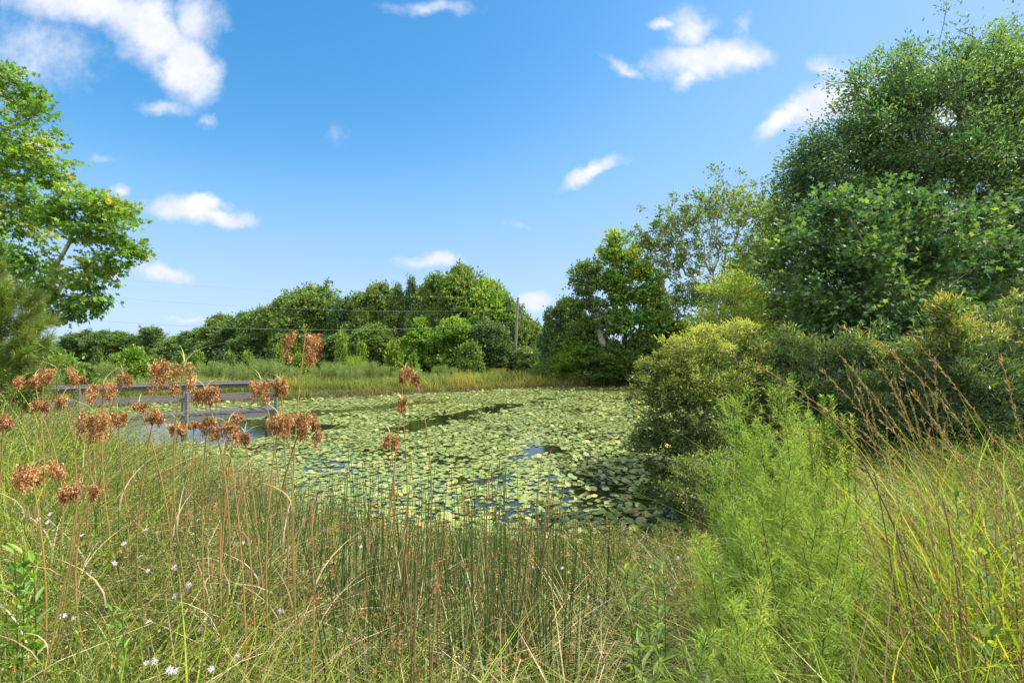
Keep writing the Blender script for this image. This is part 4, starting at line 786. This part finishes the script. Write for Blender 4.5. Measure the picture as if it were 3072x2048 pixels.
where = ['left of the leaning seed stalks', 'below the single tall seed head stalk', 'right of the single seed head stalk']
rush_specs += [(90, 6.4, 40, .85), (125, 7.0, 40, .8), (165, 6.6, 40, .8), (205, 7.2, 40, .8), (235, 7.0, 40, .75), (180, 3.7, 40, .8), (120, 3.8, 40, .8), (230, 3.6, 40, .85), (275, 4.2, 40, .85), (295, 3.5, 40, .8), (70, 4.6, 40, .8), (325, 5.2, 30, .75)]
rush_specs.sort()
for i, (px, Y, n_, h) in enumerate(rush_specs):
    k_ = i % 4; t, ch, _ = rp[k_]; x = (px - 512) / F * Y; loc = (x, Y, float(gz(x, Y)) - .02)
    s_ = (1 + .25 * (n_ > 38), 1 + .25 * (n_ > 38), h)
    zone = ('in the left rush bed behind the flowers' if px < 300 else 'in the middle rush bed before the lily pads' if px < 570 else 'standing alone before the right hand pads')
    lab = f'dark green rush clump {zone}'
    if i >= 4 and (px < 250 and i % 3 != 0 or i % 5 == 0): lab = lab.replace('dark green', 'withered brown'); mt_ = {'stems': M['brownreed']}
    else: mt_ = None
    if i < 4: o = t; o.location = loc; o.scale = s_; o['label'] = lab
    else: o = dup(t, ch, loc, s_, random.uniform(0, 6.28), lab, mt_)

tp_ = []
for k_ in range(4):
    t = thing('grass_tussock', '', 'grass', group='arching grass tussocks on the near bank'); g = Geo(); n_ = 95; az = rng.uniform(0, 6.28, n_); rr = np.stack([np.cos(az), np.sin(az), 0 * az], 1)
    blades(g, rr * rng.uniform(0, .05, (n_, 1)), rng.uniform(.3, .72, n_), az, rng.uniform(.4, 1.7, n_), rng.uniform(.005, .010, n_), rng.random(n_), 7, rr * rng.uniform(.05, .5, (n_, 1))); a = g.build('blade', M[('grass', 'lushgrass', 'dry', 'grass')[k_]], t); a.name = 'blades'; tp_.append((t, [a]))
TS = [(10, 1.7, 1), (55, 1.6, 1), (100, 1.9, 1), (15, 2.3, 1), (140, 2.4, 1), (240, 1.6, 1), (310, 2.0, 1), (395, 1.65, 1), (445, 2.3, 0), (535, 1.7, 1), (575, 2.0, 0), (490, 3.2, 0), (350, 3.2, 0), (20, 3.4, 1), (75, 3.6, 1), (640, 3.4, 0), (880, 1.6, 1), (930, 2.3, 1), (960, 1.6, 1), (1000, 2.2, 1), (1010, 1.7, 1), (975, 2.7, 1), (35, 1.8, 1), (85, 2.1, 1), (130, 1.7, 0), (60, 2.7, 0), (175, 2.3, 1), (205, 1.8, 3), (225, 3.0, 2), (150, 3.2, 2), (260, 2.2, 0), (300, 1.7, 1), (345, 2.4, 0), (370, 1.8, 3), (415, 2.9, 0), (430, 1.7, 1), (470, 2.2, 3), (505, 1.8, 0), (520, 2.9, 2), (555, 2.3, 3), (590, 3.2, 0), (600, 1.8, 2),
      (625, 2.6, 3), (665, 1.9, 0), (690, 2.9, 2), (95, 4.0, 2), (190, 4.3, 2), (255, 4.6, 2), (320, 4.9, 0), (30, 5.0, 1), (140, 5.6, 2), (300, 3.4, 2), (385, 3.9, 3), (450, 4.6, 0), (540, 4.9, 3), (620, 4.2, 0), (730, 1.7, 2), (790, 1.7, 3), (850, 1.8, 0), (905, 1.7, 2)]
KN = ('olive green', 'fresh yellow-green', 'dry straw coloured', 'mixed green and tan'); seen_ = set()
for px, Y, k_ in TS:
    t, ch = tp_[k_]; x = (px - 512) / F * Y; loc = (x, Y, float(gz(x, Y)) - .02); sc_ = random.uniform(.85, 1.25)
    zone = 'at the lower right' if px > 860 else 'at the lower left' if px < 240 and Y < 3.3 else 'behind the lower left flowers' if px < 340 else 'in the lower middle' if px < 640 else 'under the feathery plants'
    lab = f'{KN[k_]} arching grass tussock {zone}'
    if k_ not in seen_: seen_.add(k_); t.location = loc; t.scale = (sc_,) * 3; t['label'] = lab
    else: dup(t, ch, loc, (sc_,) * 3, random.uniform(0, 6.28), lab)

# ------------------------------------------------------------------ woolgrass seed heads
def woolgrass(px, py, Y, wpx, hpx, bpx, label, side=0, lobes=4, dry=.5, bracts=3):
    bpx = bpx + (random.uniform(-34, 34) if wpx < 40 and side == 0 else 0)
    """stalk from the ground at column bpx up to an umbel of drooping woolly clusters centred on px, py"""
    top = W(px, py - hpx * .45, Y); bx = (bpx - 512) / F * Y; base = np.array([bx, Y, float(gz(bx, Y)) - .02]); 
    t = thing('woolgrass', label, 'sedge', base, 'woolgrass stalks with brown seed heads')
    w = wpx / F * Y; h = hpx / F * Y; f = np.linspace(0, 1, 12)[:, None]
    apex = top + np.array([side * w * .5, 0, 0.0]); dv = apex - base
    bow = np.array([-side * .10, 0, 0.05]) if side else rng.normal(size=3) * [.07, .05, 0]
    g = Geo(); stem = base + dv * f + bow * 4 * f * (1 - f) * (1 if side == 0 else 1.4)
    polytube(g, stem - base, .0052, .0028, float(np.clip(.5 + (dry - .5) + rng.normal() * .2, 0, 1)), 6); g.build('stem', M['stalk'], t, True)
    gr = Geo(); gw = Geo(); n_l = lobes
    n_l = max(2, int(round(lobes * .8)))
    for j in range(n_l):
        ex = ((j + .5) / n_l - .5) * w * .95 + rng.normal() * w * .05 - side * w * .5; ey = rng.normal() * w * .22
        drop = h * rng.uniform(.55, .95); s_ = np.linspace(0, 1, 9)
        arch = h * rng.uniform(.08, .2)
        pts = apex + np.stack([ex * np.sin(np.minimum(s_ * 1.7, 1) * np.pi / 2), ey * np.sin(s_ * np.pi / 2), arch * np.sin(np.minimum(s_ * 2, 1.6) * np.pi / 2) - drop * np.clip(s_ - .18, 0, 1) ** 1.25], 1)
        polytube(gr, pts - base, .0012, .0007, .5, 4)
        m_ = int(330 * (.45 + wpx / 38) * 3.4 / n_l); nt2 = int(11 + wpx * .45); tq = rng.uniform(.30, 1.0, nt2); ti = rng.integers(0, nt2, m_)
        prof = np.sin(np.clip((tq - .2) / .85, 0, 1) * np.pi) ** .5 + .15
        lw_ = w / n_l * .42
        tcx = np.stack([np.interp(tq, s_, pts[:, c_]) for c_ in range(3)], 1) + rng.normal(size=(nt2, 3)) * [lw_ * .62, lw_ * .6, h * .03] * prof[:, None]
        el = rng.normal(size=(m_, 3)) * [.0052, .0052, .0095] * (.75 + wpx / 90)
        c = tcx[ti] + el
        leaves(gw, c - base, norm(rng.normal(size=(m_, 3)) * .55 + [0, 0, -1.0]), rng.normal(size=(m_, 3)), rng.uniform(.008, .015, m_), rng.uniform(.004, .0075, m_), np.clip(.42 + (rng.random(nt2)[ti] - .5) * .7 + rng.normal(size=m_) * .2, 0, 1), LANC)
    gw.build('seed_head', M['wool'], t); gr.build('ray', M['ray'], t)
    if bracts:
        gb = Geo(); az = rng.uniform(0, 6.28, bracts); blades(gb, np.repeat([apex - base], bracts, 0), rng.uniform(.08, .2, bracts) * (w / .2 * .5 + .5), az, rng.uniform(.5, 1.5, bracts), .005, rng.uniform(.4, 1, bracts), 5)
        gb.build('bract', M['dry'] if dry > .7 else M['ray'], t)
    for q_ in range(4):
        gl = Geo(); zf = rng.uniform(.05, .6); blades(gl, (dv * zf)[None], rng.uniform(.25, .5, 1), rng.uniform(0, 6.28, 1), rng.uniform(.5, 1.6, 1), rng.uniform(.005, .009, 1), rng.random(1), 6); gl.build('leaf', M['dry'], t)
    return t
WG = [
 (305, 354, 2.7, 42, 38, 309, 'tallest woolgrass head, alone against the dark woods above the dock', 0, 5, .4),
 (58, 382, 3.4, 25, 25, 40, 'large brown head left of the dock rail', 0, 4, .5), (22, 386, 3.6, 13, 16, 18, 'leftmost small head of the upper left group', 0, 3, .5), (35, 386, 3.6, 13, 16, 30, 'small head second from the left in the upper left group', 0, 3, .5), (44, 379, 3.8, 11, 11, 50, 'small head tucked behind the large one left of the rail', 0, 3, .5),
 (78, 380, 3.9, 12, 9, 72, 'small flat head at the left end of the dock rail', 0, 3, .5), (104, 395, 3.2, 30, 20, 112, 'wide head hanging below the top rail at its left', 0, 5, .6), (124, 384, 3.4, 17, 17, 129, 'round head covering the top rail', 0, 4, .8),
 (163, 384, 2.4, 44, 40, 236, 'largest drooping head, hung left from an arching stalk over the dock', 1, 6, .4), (206, 401, 2.6, 30, 24, 200, 'brown head in front of the middle dock posts', 0, 5, .8),
 (262, 397, 2.8, 24, 30, 272, 'broad head at the right end of the dock', 0, 4, .5), (281, 394, 2.9, 14, 28, 288, 'narrow head on the last dock post', 0, 3, .6), (37, 410, 3.2, 15, 17, 30, 'faded head in the grass at the left below the large one', 0, 3, .7), (64, 404, 3.3, 14, 14, 58, 'dark small head below the large left one', 0, 3, .8),
 (97, 433, 2.7, 46, 36, 74, 'widest brown head sprawling above the left grass', 0, 6, .6), (119, 421, 3.0, 15, 14, 132, 'small head right of the sprawling one', 0, 3, .6), (140, 410, 3.4, 9, 13, 146, 'thin little head under the dock deck', 0, 2, .6), (156, 421, 3.0, 15, 21, 164, 'two lobed head over the bright water', 0, 2, .6),
 (179, 431, 3.0, 17, 12, 183, 'small round head before the dock posts', 0, 3, .6), (195, 426, 3.3, 8, 7, 197, 'tiniest head beside the front dock post', 0, 2, .6), (208, 434, 2.6, 14, 28, 226, 'tall narrow head right of the dock post', 0, 3, .5), (229, 438, 2.5, 27, 28, 252, 'full head low at the right of the dock', 0, 5, .5), (237, 421, 2.9, 10, 10, 246, 'small dark head above the full low one', 0, 2, .8), (246, 440, 2.9, 12, 12, 250, 'little head at the right of the full low one', 0, 2, .8),
 (280, 433, 2.5, 20, 33, 284, 'hanging head left of the big pair near the pads', 0, 3, .5), (304, 438, 2.4, 30, 42, 309, 'large lobed head over the lily pads below the tallest one', 0, 5, .5), (5, 424, 3.0, 14, 14, 0, 'head cut by the left edge of the photo', 0, 3, .6),
 (33, 482, 2.2, 44, 30, 38, 'big rusty head low at the far left over the grass', 0, 6, .6), (82, 498, 2.3, 30, 26, 130, 'dark brown fan shaped head hanging from a bowed stalk low on the left', 1, 4, .95),
 (405, 381, 3.2, 15, 26, 372, 'upper head on the leaning stalks over the pond', 0, 3, .7), (415, 384, 3.3, 8, 20, 374, 'narrow head close to the right of the upper leaning one', 0, 2, .7), (402, 409, 3.1, 13, 20, 368, 'middle egg shaped head on the leaning stalks', 0, 3, .7), (391, 446, 3.0, 14, 20, 362, 'lowest egg shaped head on the leaning stalks before the pads', 0, 3, .9),
]
for w_ in WG: woolgrass(*w_)

# extra bare tall stalks around the seed heads
sp = [(110, 290, 2.4, 96, 560, 'leaf'),]
def stalk(px0, px1, py1, Y, r, mat, label, name='dry_stalk', dy=0, bow=.05, v=.5, leafy=True, grp='bare stalks among the grass'):
    bx = (px0 - 512) / F * Y; base = np.array([bx, Y, float(gz(bx, Y)) - .02]); tip = W(px1, py1, Y + dy); f = np.linspace(0, 1, 12)[:, None]
    t = thing(name, label, 'stalk', base, grp); g = Geo(); sgn = np.sign(px1 - px0)
    pts = (tip - base) * f + np.array([-sgn * bow, 0, bow]) * 4 * f * (1 - f)
    polytube(g, pts, r, r * .4, v, 5); g.build('stem', M[mat], t, True)
    if leafy:
        for q_ in range(6):
            g = Geo(); blades(g, pts[rng.integers(2, 11, 1)], rng.uniform(.12, .32, 1), rng.uniform(0, 6.28, 1), rng.uniform(.4, 1.6, 1), rng.uniform(.005, .009, 1), rng.random(1), 5); g.build('leaf', M['dry'], t)
    return t
for a in [(250, 232, 455, 2.2, .005, 'stalk', 'thick tan stalk leaning left beside the arched one', 'dry_stalk', 0, .03, .9), (262, 243, 470, 2.3, .005, 'stalk', 'second tan stalk with curled leaves', 'dry_stalk', 0, .02, .8),
          (300, 290, 420, 2.3, .004, 'stalk', 'straight thin stalk left of the tallest seed head stalk', 'dry_stalk', 0, .01, .6), (315, 313, 500, 2.2, .005, 'stalk', 'thick brown stalk just right of the tallest one', 'dry_stalk', 0, .01, 1.0),
          (50, 92, 475, 2.1, .005, 'stalk', 'golden stalk rising right from the lower left corner', 'dry_stalk', 0, .02, .4), (38, 74, 560, 1.9, .004, 'stalk', 'brown stalk with withered sheath at the lower left', 'dry_stalk', 0, .02, .9),
          (365, 378, 455, 2.9, .004, 'stalk', 'reddish stalk left of the leaning seed heads', 'dry_stalk', 0, .02, 1.0), (400, 412, 470, 2.9, .004, 'stalk', 'tan stalk right of the leaning seed heads', 'dry_stalk', 0, .02, .8)]: stalk(*a)

# ------------------------------------------------------------------ asters
def aster_proto(k_):
    t = thing('aster', '', 'flower', group='pale lilac asters in the near grass'); g = Geo(); n_ = 12 + k_; az = np.arange(n_) * 2 * np.pi / n_ + rng.normal(size=n_) * .1
    d = np.stack([np.cos(az), np.sin(az), rng.uniform(-.25, .25, n_)], 1); z0 = np.array([0, 0, 0.])
    leaves(g, z0 + d * .003, d, np.tile([0, 0, 1.], (n_, 1)), rng.uniform(.012, .016, n_), .0045, rng.random(n_), LANC); a = g.build('petals', M['petal'], t)
    g = Geo(); an = np.arange(8) * np.pi / 4; V = [[math.cos(q) * .0042, math.sin(q) * .0042, .001] for q in an] + [[math.cos(q) * .0028, math.sin(q) * .0028, .0032] for q in an] + [[0, 0, .004]]
    k = np.arange(8); g.add(V, np.stack([k, (k + 1) % 8, (k + 1) % 8 + 8, k + 8], 1), .5); g.Fc.append(np.stack([k + 8, (k + 1) % 8 + 8, 0 * k + 16], 1)); b = g.build('flower_centre', M['disc'], t)
    g = Geo(); f = np.linspace(0, 1, 6)[:, None]; polytube(g, np.array([.01, .02, -.16]) * f + np.array([.01, 0, 0]) * f * (1 - f), .0009, .0012, .2, 4); c = g.build('stem', M['rush'], t)
    return t, [a, b, c]
AP = [aster_proto(i) for i in range(3)]
A1 = [(360, 420), (125, 395), (290, 455), (345, 475), (1260, 425), (1075, 545), (1000, 525), (800, 745), (1020, 795), (1195, 775), (855, 615), (575, 560), (1410, 550), (640, 805), (1290, 890), (1200, 960), (1030, 1125), (1405, 1115), (1370, 1180), (530, 1105), (465, 1090),
      (1075, 1385), (1020, 1395), (1180, 1445), (1215, 1450), (1450, 1435), (970, 700), (1345, 460), (1655, 610), (1625, 1020), (1620, 1360), (385, 535), (900, 420), (460, 640), (2080, 1390), (1900, 1060)]
A2 = [(850, 915), (645, 880), (1045, 920), (1385, 865), (1480, 775), (1520, 805), (1465, 915), (1790, 845), (1740, 995), (1690, 1055), (1655, 965), (1085, 1150), (1240, 1060), (845, 980), (390, 1075), (535, 1065), (650, 1045), (405, 1195), (690, 1360), (800, 1430), (850, 1415), (960, 1480),
      (1370, 1220), (1175, 1280), (1250, 1500), (1370, 1540), (180, 1320), (35, 1420), (800, 1545), (1290, 770), (1150, 1040), (1095, 985), (960, 1110), (35, 600), (140, 635), (30, 850), (2070, 765), (2210, 780), (2250, 710), (2230, 905), (1000, 800), (1380, 800), (1110, 855)]
A3 = [(150, 1000), (60, 1060), (95, 1150), (45, 1430), (115, 1470), (150, 1500), (200, 975), (160, 900), (90, 1400), (1255, 880), (790, 655), (245, 720)]
pts = [(x / 6.72, 449.3 + y / 6.72) for x, y in A1] + [(341.3 + x / 6.72, 449.3 + y / 6.72) for x, y in A2] + [(682.7 + x / 6.72, 449.3 + y / 6.72) for x, y in A3]
for i, (px, py) in enumerate(pts):
    # find the depth where the sight line meets the top of the grass
    Ys = np.linspace(1.2, 9, 400); zz = CAMZ - (py - HY) / F * Ys; xs = (px - 512) / F * Ys; hh = gz(xs, Ys) + hmap(xs, Ys) * .82 + .03
    j = int(np.argmax(zz < hh)); Y = min(float(Ys[max(j, 1)]), 4.0); p_ = W(px, py, Y); t, ch = AP[i % 3]
    zone = 'left of the tall stalks' if px < 300 else 'below the lily pads' if px < 640 else 'at the foot of the feathery dogfennel'
    lab = f'small pale lilac aster flower in the grass {zone}'
    s_ = random.uniform(.65, 1.0) * (1 + .05 * (Y - 2)); rot = (math.radians(random.uniform(20, 75)), math.radians(random.uniform(-25, 25)), random.uniform(-.9, .9))
    if i < 3: o = t; o.location = p_; o['label'] = lab; o.scale = (s_,) * 3
    else: o = dup(t, ch, p_, (s_,) * 3, 0, lab)
    o.rotation_euler = rot

# ------------------------------------------------------------------ dogfennel (feathery plants, right)
def feather_plant(px0, px1, py1, Y, label, spread=.22, v0=.5, nb=34, name='dogfennel', mat='feather', dense=1.35):
    bx = (px0 - 512) / F * Y; base = np.array([bx, Y, float(gz(bx, Y)) - .02]); tip = W(px1, py1, Y); H = tip[2] - base[2]
    t = thing(name, label, 'plant', base, 'feathery dogfennel plants on the right'); f = np.linspace(0, 1, 14)[:, None]
    stem = (tip - base) * f + np.array([.05 * np.sign(px0 - px1), 0, 0]) * 4 * f * (1 - f)
    g = Geo(); polytube(g, stem, .0055, .0015, .35, 6)
    g2 = Geo()
    P0 = []; D0 = []; Ln = []
    for i in range(nb):
        fz = .34 + .64 * (i + rng.random()) / nb; s0 = np.array([np.interp(fz, f[:, 0], stem[:, c]) for c in range(3)])
        az = rng.uniform(0, 6.28); ln_ = spread * H * (1.08 - fz) ** .6 * rng.uniform(.6, 1.1); d = np.array([math.cos(az) * .75, math.sin(az) * .75, .75]); d = d / np.linalg.norm(d)
        q = np.linspace(0, 1, 6)[:, None]; br = s0 + d * ln_ * q + np.array([0, 0, ln_ * .22]) * q ** 2; polytube(g, br, .0014, .0006, .2, 4)
        m_ = int(ln_ / .0036 * dense); u_ = rng.random(m_); c = np.stack([np.interp(u_, q[:, 0], br[:, c_]) for c_ in range(3)], 1); P0.append(c); D0.append(norm(d * .9 + rng.normal(size=(m_, 3)) * .6)); 
        Ln.append(np.full(m_, 1.0))
    m_ = int(H / .004 * dense); u_ = rng.uniform(.35, 1, m_); P0.append(np.stack([np.interp(u_, f[:, 0], stem[:, c_]) for c_ in range(3)], 1)); D0.append(norm(rng.normal(size=(m_, 3)) * .8 + [0, 0, .7])); Ln.append(np.full(m_, 1.))
    P0 = np.concatenate(P0); D0 = np.concatenate(D0); m_ = len(P0)
    leaves(g2, P0, D0, rng.normal(size=(m_, 3)), rng.uniform(.025, .06, m_), (.0018 + .0004 * Y), np.clip(v0 + rng.normal(size=m_) * .22 + .15 * (P0[:, 2] / H - .5), 0, 1), QUAD)
    g.build('stem', M['rush'] if v0 < .7 else M['brownstem'], t); g2.build('foliage', M[mat], t); return t
DF = [(745, 735, 396, 3.2, 'tallest light green dogfennel at the left of the feathery group'), (790, 779, 385, 3.3, 'dogfennel with the highest tip, before the dark shrubs'), (765, 757, 425, 3.0, 'dogfennel between the two tallest ones'), (815, 806, 412, 3.1, 'dogfennel right of the highest tipped one'),
      (838, 836, 446, 2.9, 'dogfennel at the right of the feathery group'), (725, 712, 455, 2.9, 'yellowish dogfennel at the left side of the group'), (780, 790, 460, 2.6, 'low dense dogfennel in the middle of the group'), (830, 846, 500, 2.5, 'dogfennel leaning right over the brown stems'),
      (850, 862, 560, 2.2, 'low dogfennel near the brown leaning stalks'), (760, 745, 520, 2.3, 'low yellow-green dogfennel in front'), (715, 702, 545, 2.3, 'short dogfennel left of the front group'), (735, 728, 600, 1.9, 'short dogfennel near the bottom edge'), (700, 692, 535, 2.7, 'small dogfennel beside the asters'),
      (805, 815, 520, 2.4, 'dense dogfennel front right'), (700, 704, 630, 1.8, 'small feathery tuft at the bottom edge')]
DF += [(755, 748, 440, 3.4, 'dogfennel behind the yellowish one at the left'), (800, 797, 430, 3.5, 'dogfennel at the back right of the highest tip'), (770, 772, 490, 2.8, 'bushy dogfennel at mid height in the centre'), (820, 826, 470, 2.7, 'bushy dogfennel right of centre'), (740, 730, 500, 2.6, 'bushy dogfennel left of centre'),
      (760, 762, 585, 2.0, 'bright dogfennel low to the left of centre'), (825, 830, 580, 2.0, 'bright dogfennel low beside the dark leaning stems'), (720, 716, 500, 3.2, 'pale dogfennel against the wax myrtle')]
for i, d_ in enumerate(DF): feather_plant(*d_, spread=.26 + .08 * random.random(), v0=random.choice((.4, .5, .6, .75)), nb=int(30 + 12 * random.random()))

# lime leafy shoot and lance leaved plants
def leafy_plant(px0, px1, py1, Y, label, mat, ll=.09, lw=.018, nl=34, start=.35, name='leafy_stalk', nst=1):
    bx = (px0 - 512) / F * Y; base = np.array([bx, Y, float(gz(bx, Y)) - .02]); t = thing(name, label, 'plant', base, 'upright leafy stalks in the grass')
    g = Geo(); g2 = Geo()
    for s__ in range(nst):
        tip = W(px1 + (s__ - (nst - 1) / 2) * 9, py1 + abs(s__ - (nst - 1) / 2) * 14, Y + rng.normal() * .05); f = np.linspace(0, 1, 10)[:, None]; st = (tip - base) * f + np.array([.02, 0, 0]) * 4 * f * (1 - f)
        polytube(g, st, .0032, .0012, .3, 5)
        u_ = np.linspace(start, 1, nl); c = np.stack([np.interp(u_, f[:, 0], st[:, k]) for k in range(3)], 1); az = np.arange(nl) * 2.4 + rng.normal(size=nl) * .3
        d = np.stack([np.cos(az), np.sin(az), .45 + .9 * u_ ** 3], 1); nr = np.stack([-np.cos(az) * .5, -np.sin(az) * .5, np.ones(nl)], 1)
        leaves(g2, c, d, nr, ll * rng.uniform(.75, 1.1, nl) * (1.1 - .45 * u_), lw, rng.random(nl), LANC)
    g.build('stem', M['rush'], t); g2.build('leaf', M[mat], t)
for a in [(832, 826, 390, 2.8, 'lime green leafy shoot standing above the feathery plants', 'lime', .06, .015, 120, .74, 'leafy_stalk', 2), (850, 846, 408, 2.8, 'second lime shoot, bent to the right of the first', 'lime', .05, .013, 70, .76, 'leafy_stalk', 2), (815, 812, 418, 2.8, 'short lime shoot left of the tall lime one', 'lime', .045, .012, 60, .78, 'leafy_stalk', 2),
          (632, 628, 560, 2.2, 'lance leaved plant right of the asters in the lower middle', 'lance', .11, .017, 24, .3, 'leafy_stalk', 2), (655, 657, 560, 2.3, 'tall lance leaved plant with pale green top leaves', 'lance', .11, .017, 26, .3, 'leafy_stalk', 2), (648, 650, 610, 2.0, 'lower lance leaved plant in front of the tall one', 'lance', .12, .018, 20, .3, 'leafy_stalk', 2),
          (640, 637, 640, 1.8, 'lance leaved plant close to the bottom edge', 'lance', .11, .017, 20, .3, 'leafy_stalk', 1), (128, 122, 600, 1.9, 'small leafy plant among the grass at the lower left', 'bright', .07, .012, 26, .3, 'leafy_stalk', 2), (20, 24, 545, 2.0, 'broad leaved plant at the lower left edge', 'bright', .11, .022, 26, .3, 'leafy_stalk', 2), (40, 38, 560, 2.1, 'second broad leaved plant at the left edge', 'bright', .10, .02, 26, .3, 'leafy_stalk', 1),
          (960, 952, 490, 2.3, 'sunlit yellow-green leafy plant among the right hand grass', 'lime', .08, .022, 26, .4, 'leafy_stalk', 1), (985, 975, 545, 2.0, 'yellow-green leafy plant near the lower right corner', 'lime', .09, .024, 26, .3, 'leafy_stalk', 2), (1010, 1003, 500, 2.2, 'yellow-green leafy plant at the right edge', 'lime', .08, .022, 24, .3, 'leafy_stalk', 1), (935, 925, 585, 1.9, 'leafy plant between brown stalks at the lower right', 'lance', .08, .02, 24, .3, 'leafy_stalk', 1),
          (985, 980, 625, 1.6, 'leafy plant low at the lower right', 'lime', .09, .024, 22, .2, 'leafy_stalk', 2)]: leafy_plant(*a)

# tall arching grasses on the right
def tall_grass(px0, Y, label, n_, hmin, hmax, lx, mat='lushgrass', seed=True, wid=.0085, spread=.15, name='tall_grass'):
    bx = (px0 - 512) / F * Y; base = np.array([bx, Y, float(gz(bx, Y)) - .02]); t = thing(name, label, 'grass', base, 'tall arching grass tussocks on the right')
    g = Geo(); gs = Geo(); gh = Geo(); r_ = rng.normal(size=(n_, 3)) * spread * [1, 1, 0]; az = rng.uniform(0, 6.28, n_)
    lean = np.stack([rng.normal(size=n_) * .28 + lx, rng.normal(size=n_) * .18, 0 * az], 1)
    blades(g, r_, rng.uniform(hmin * .6, hmax * .95, n_), az, rng.uniform(.2, 1.0, n_), rng.uniform(.5, 1.2, n_) * wid, rng.random(n_), 7, lean); g.build('blade', M[mat], t)
    if seed:
        for i in range(max(4, n_ // 13)):
            h = rng.uniform(hmin, hmax) * 1.12; f = np.linspace(0, 1, 12)[:, None]; l2 = np.array([lx * h * rng.uniform(.4, 1.8) + rng.normal() * .1, rng.normal() * .12, 0])
            st = rng.normal(size=3) * spread * [1, 1, 0] + np.array([0, 0, h]) * (f - .10 * f ** 3) + l2 * f ** 1.8 * 1.1; v_ = float(rng.random())
            polytube(gs, st, .0022, .0009, v_, 4)
            m_ = 60; u_ = rng.uniform(.78, 1, m_); c = np.stack([np.interp(u_, f[:, 0], st[:, k]) for k in range(3)], 1); dd = norm(st[-1] - st[-3])
            leaves(gh, c, norm(dd + rng.normal(size=(m_, 3)) * .28), rng.normal(size=(m_, 3)), rng.uniform(.014, .03, m_), .0028, rng.random(m_), LANC)
        gs.build('stem', M['stalk'], t); gh.build('seed_spike', M['dry'], t)
for a in [(925, 2.9, 'arching seeding grass left in the right hand tussocks', 90, .75, 1.25, -.10), (955, 2.6, 'tall grass with pale seed spikes leaning left over the dark shrubs', 110, .8, 1.35, -.22), (985, 2.5, 'dense sunlit grass near the right edge', 130, .7, 1.3, -.12), (1015, 2.5, 'tall grass at the right edge arching left', 120, .8, 1.4, -.30),
          (1035, 2.2, 'grass tussock cut off by the right edge', 130, .7, 1.35, -.28), (905, 2.3, 'thin grass between dogfennel and the tussocks', 70, .5, .95, -.05), (940, 2.0, 'low bright grass before the brown stalks', 110, .45, .85, -.08), (990, 1.8, 'bright yellow-green grass at the lower right', 130, .45, .9, -.15), (1040, 1.7, 'bright broad grass in the lower right corner', 120, .5, 1.0, -.2),
          (880, 2.7, 'sparse straw grass right of the dogfennel', 60, .6, 1.0, .05), (900, 3.6, 'seed spikes standing before the dark thicket', 60, .8, 1.25, -.12), (960, 3.6, 'back row grass under the golden shoot', 90, .8, 1.3, -.12), (1015, 3.5, 'back row grass at the right edge', 90, .8, 1.35, -.2)]:
    tall_grass(a[0], a[1], a[2], a[3], a[4] * 1.3, a[5] * 1.38, a[6])
for a in [(690, 4.2, 'straw grass leaning left under the wax myrtle', 60, .45, .8, -.35, 'dry'), (40, 1.9, 'bright long grass in the lower left corner', 130, .4, .75, .25, 'lushgrass', False), (100, 1.7, 'fresh arching grass along the lower left edge', 130, .4, .7, .3, 'lushgrass', False), (280, 1.9, 'green arching grass at the foot of the tall stalks', 110, .4, .75, .1, 'lushgrass', False), (330, 1.9, 'fresh grass right of the tall stalks at the bottom', 90, .4, .7, .15, 'lushgrass', False),
          (20, 2.6, 'pale green long grass at the left edge', 160, .5, .9, .1, 'lushgrass', False), (10, 3.6, 'soft pale grass at the left below the pine', 200, .6, .95, .1, 'lushgrass', False), (395, 1.8, 'arching yellow blades at the bottom centre', 60, .35, .6, .2, 'lushgrass', False)]:
    t_ = tall_grass(*a)
# reddish brown leaning woody stalks at the lower right
for a in [(905, 872, 470, 2.3, .005, 'brownstem', 'dark leaning stalk right of the dogfennel', 'woody_stalk', 0, .02, .2, False), (925, 890, 520, 2.1, .005, 'brownstem', 'brown stalk leaning left in the lower right', 'woody_stalk', 0, .02, .3, False),
          (945, 940, 500, 2.0, .006, 'brownstem', 'crooked brown stalk before the bright grass', 'woody_stalk', 0, .05, .5, False), (795, 760, 520, 2.2, .005, 'brownstem', 'dark stem rising through the dogfennel', 'woody_stalk', 0, .01, .1, False), (840, 800, 545, 2.1, .005, 'brownstem', 'dark stem leaning left below the dogfennel', 'woody_stalk', 0, .01, .1, False),
          (875, 890, 560, 1.7, .004, 'dry', 'pale dry stalk near the bottom right', 'woody_stalk', 0, .02, .7, False), (830, 870, 590, 1.8, .004, 'dry', 'pale bent straw at the bottom right', 'woody_stalk', 0, .03, .8, False)]:
    stalk(*a, grp='woody stalks on the right')

cp = [(945, 700, 2.3), (925, 620, 2.35), (905, 560, 2.4), (885, 510, 2.45), (868, 475, 2.5), (855, 448, 2.5), (838, 428, 2.5), (818, 410, 2.5), (800, 399, 2.5), (786, 392, 2.5), (780, 384, 2.5), (779, 376, 2.5)]
P_ = np.array([W(*q) for q in cp]); P_ = np.concatenate([[[P_[0][0] + .04, P_[0][1], float(gz(P_[0][0], 2.3)) - .02]], P_]) if P_[0][2] > float(gz(P_[0][0], 2.3)) else P_
t = thing('woody_stalk', 'long dark bare stalk bowing up and left across the dark shrubs', 'stalk', P_[0], 'woody stalks on the right'); g = Geo(); polytube(g, P_ - P_[0], .0055, .0015, .35, 6); g.build('stem', M['brownstem'], t, True)
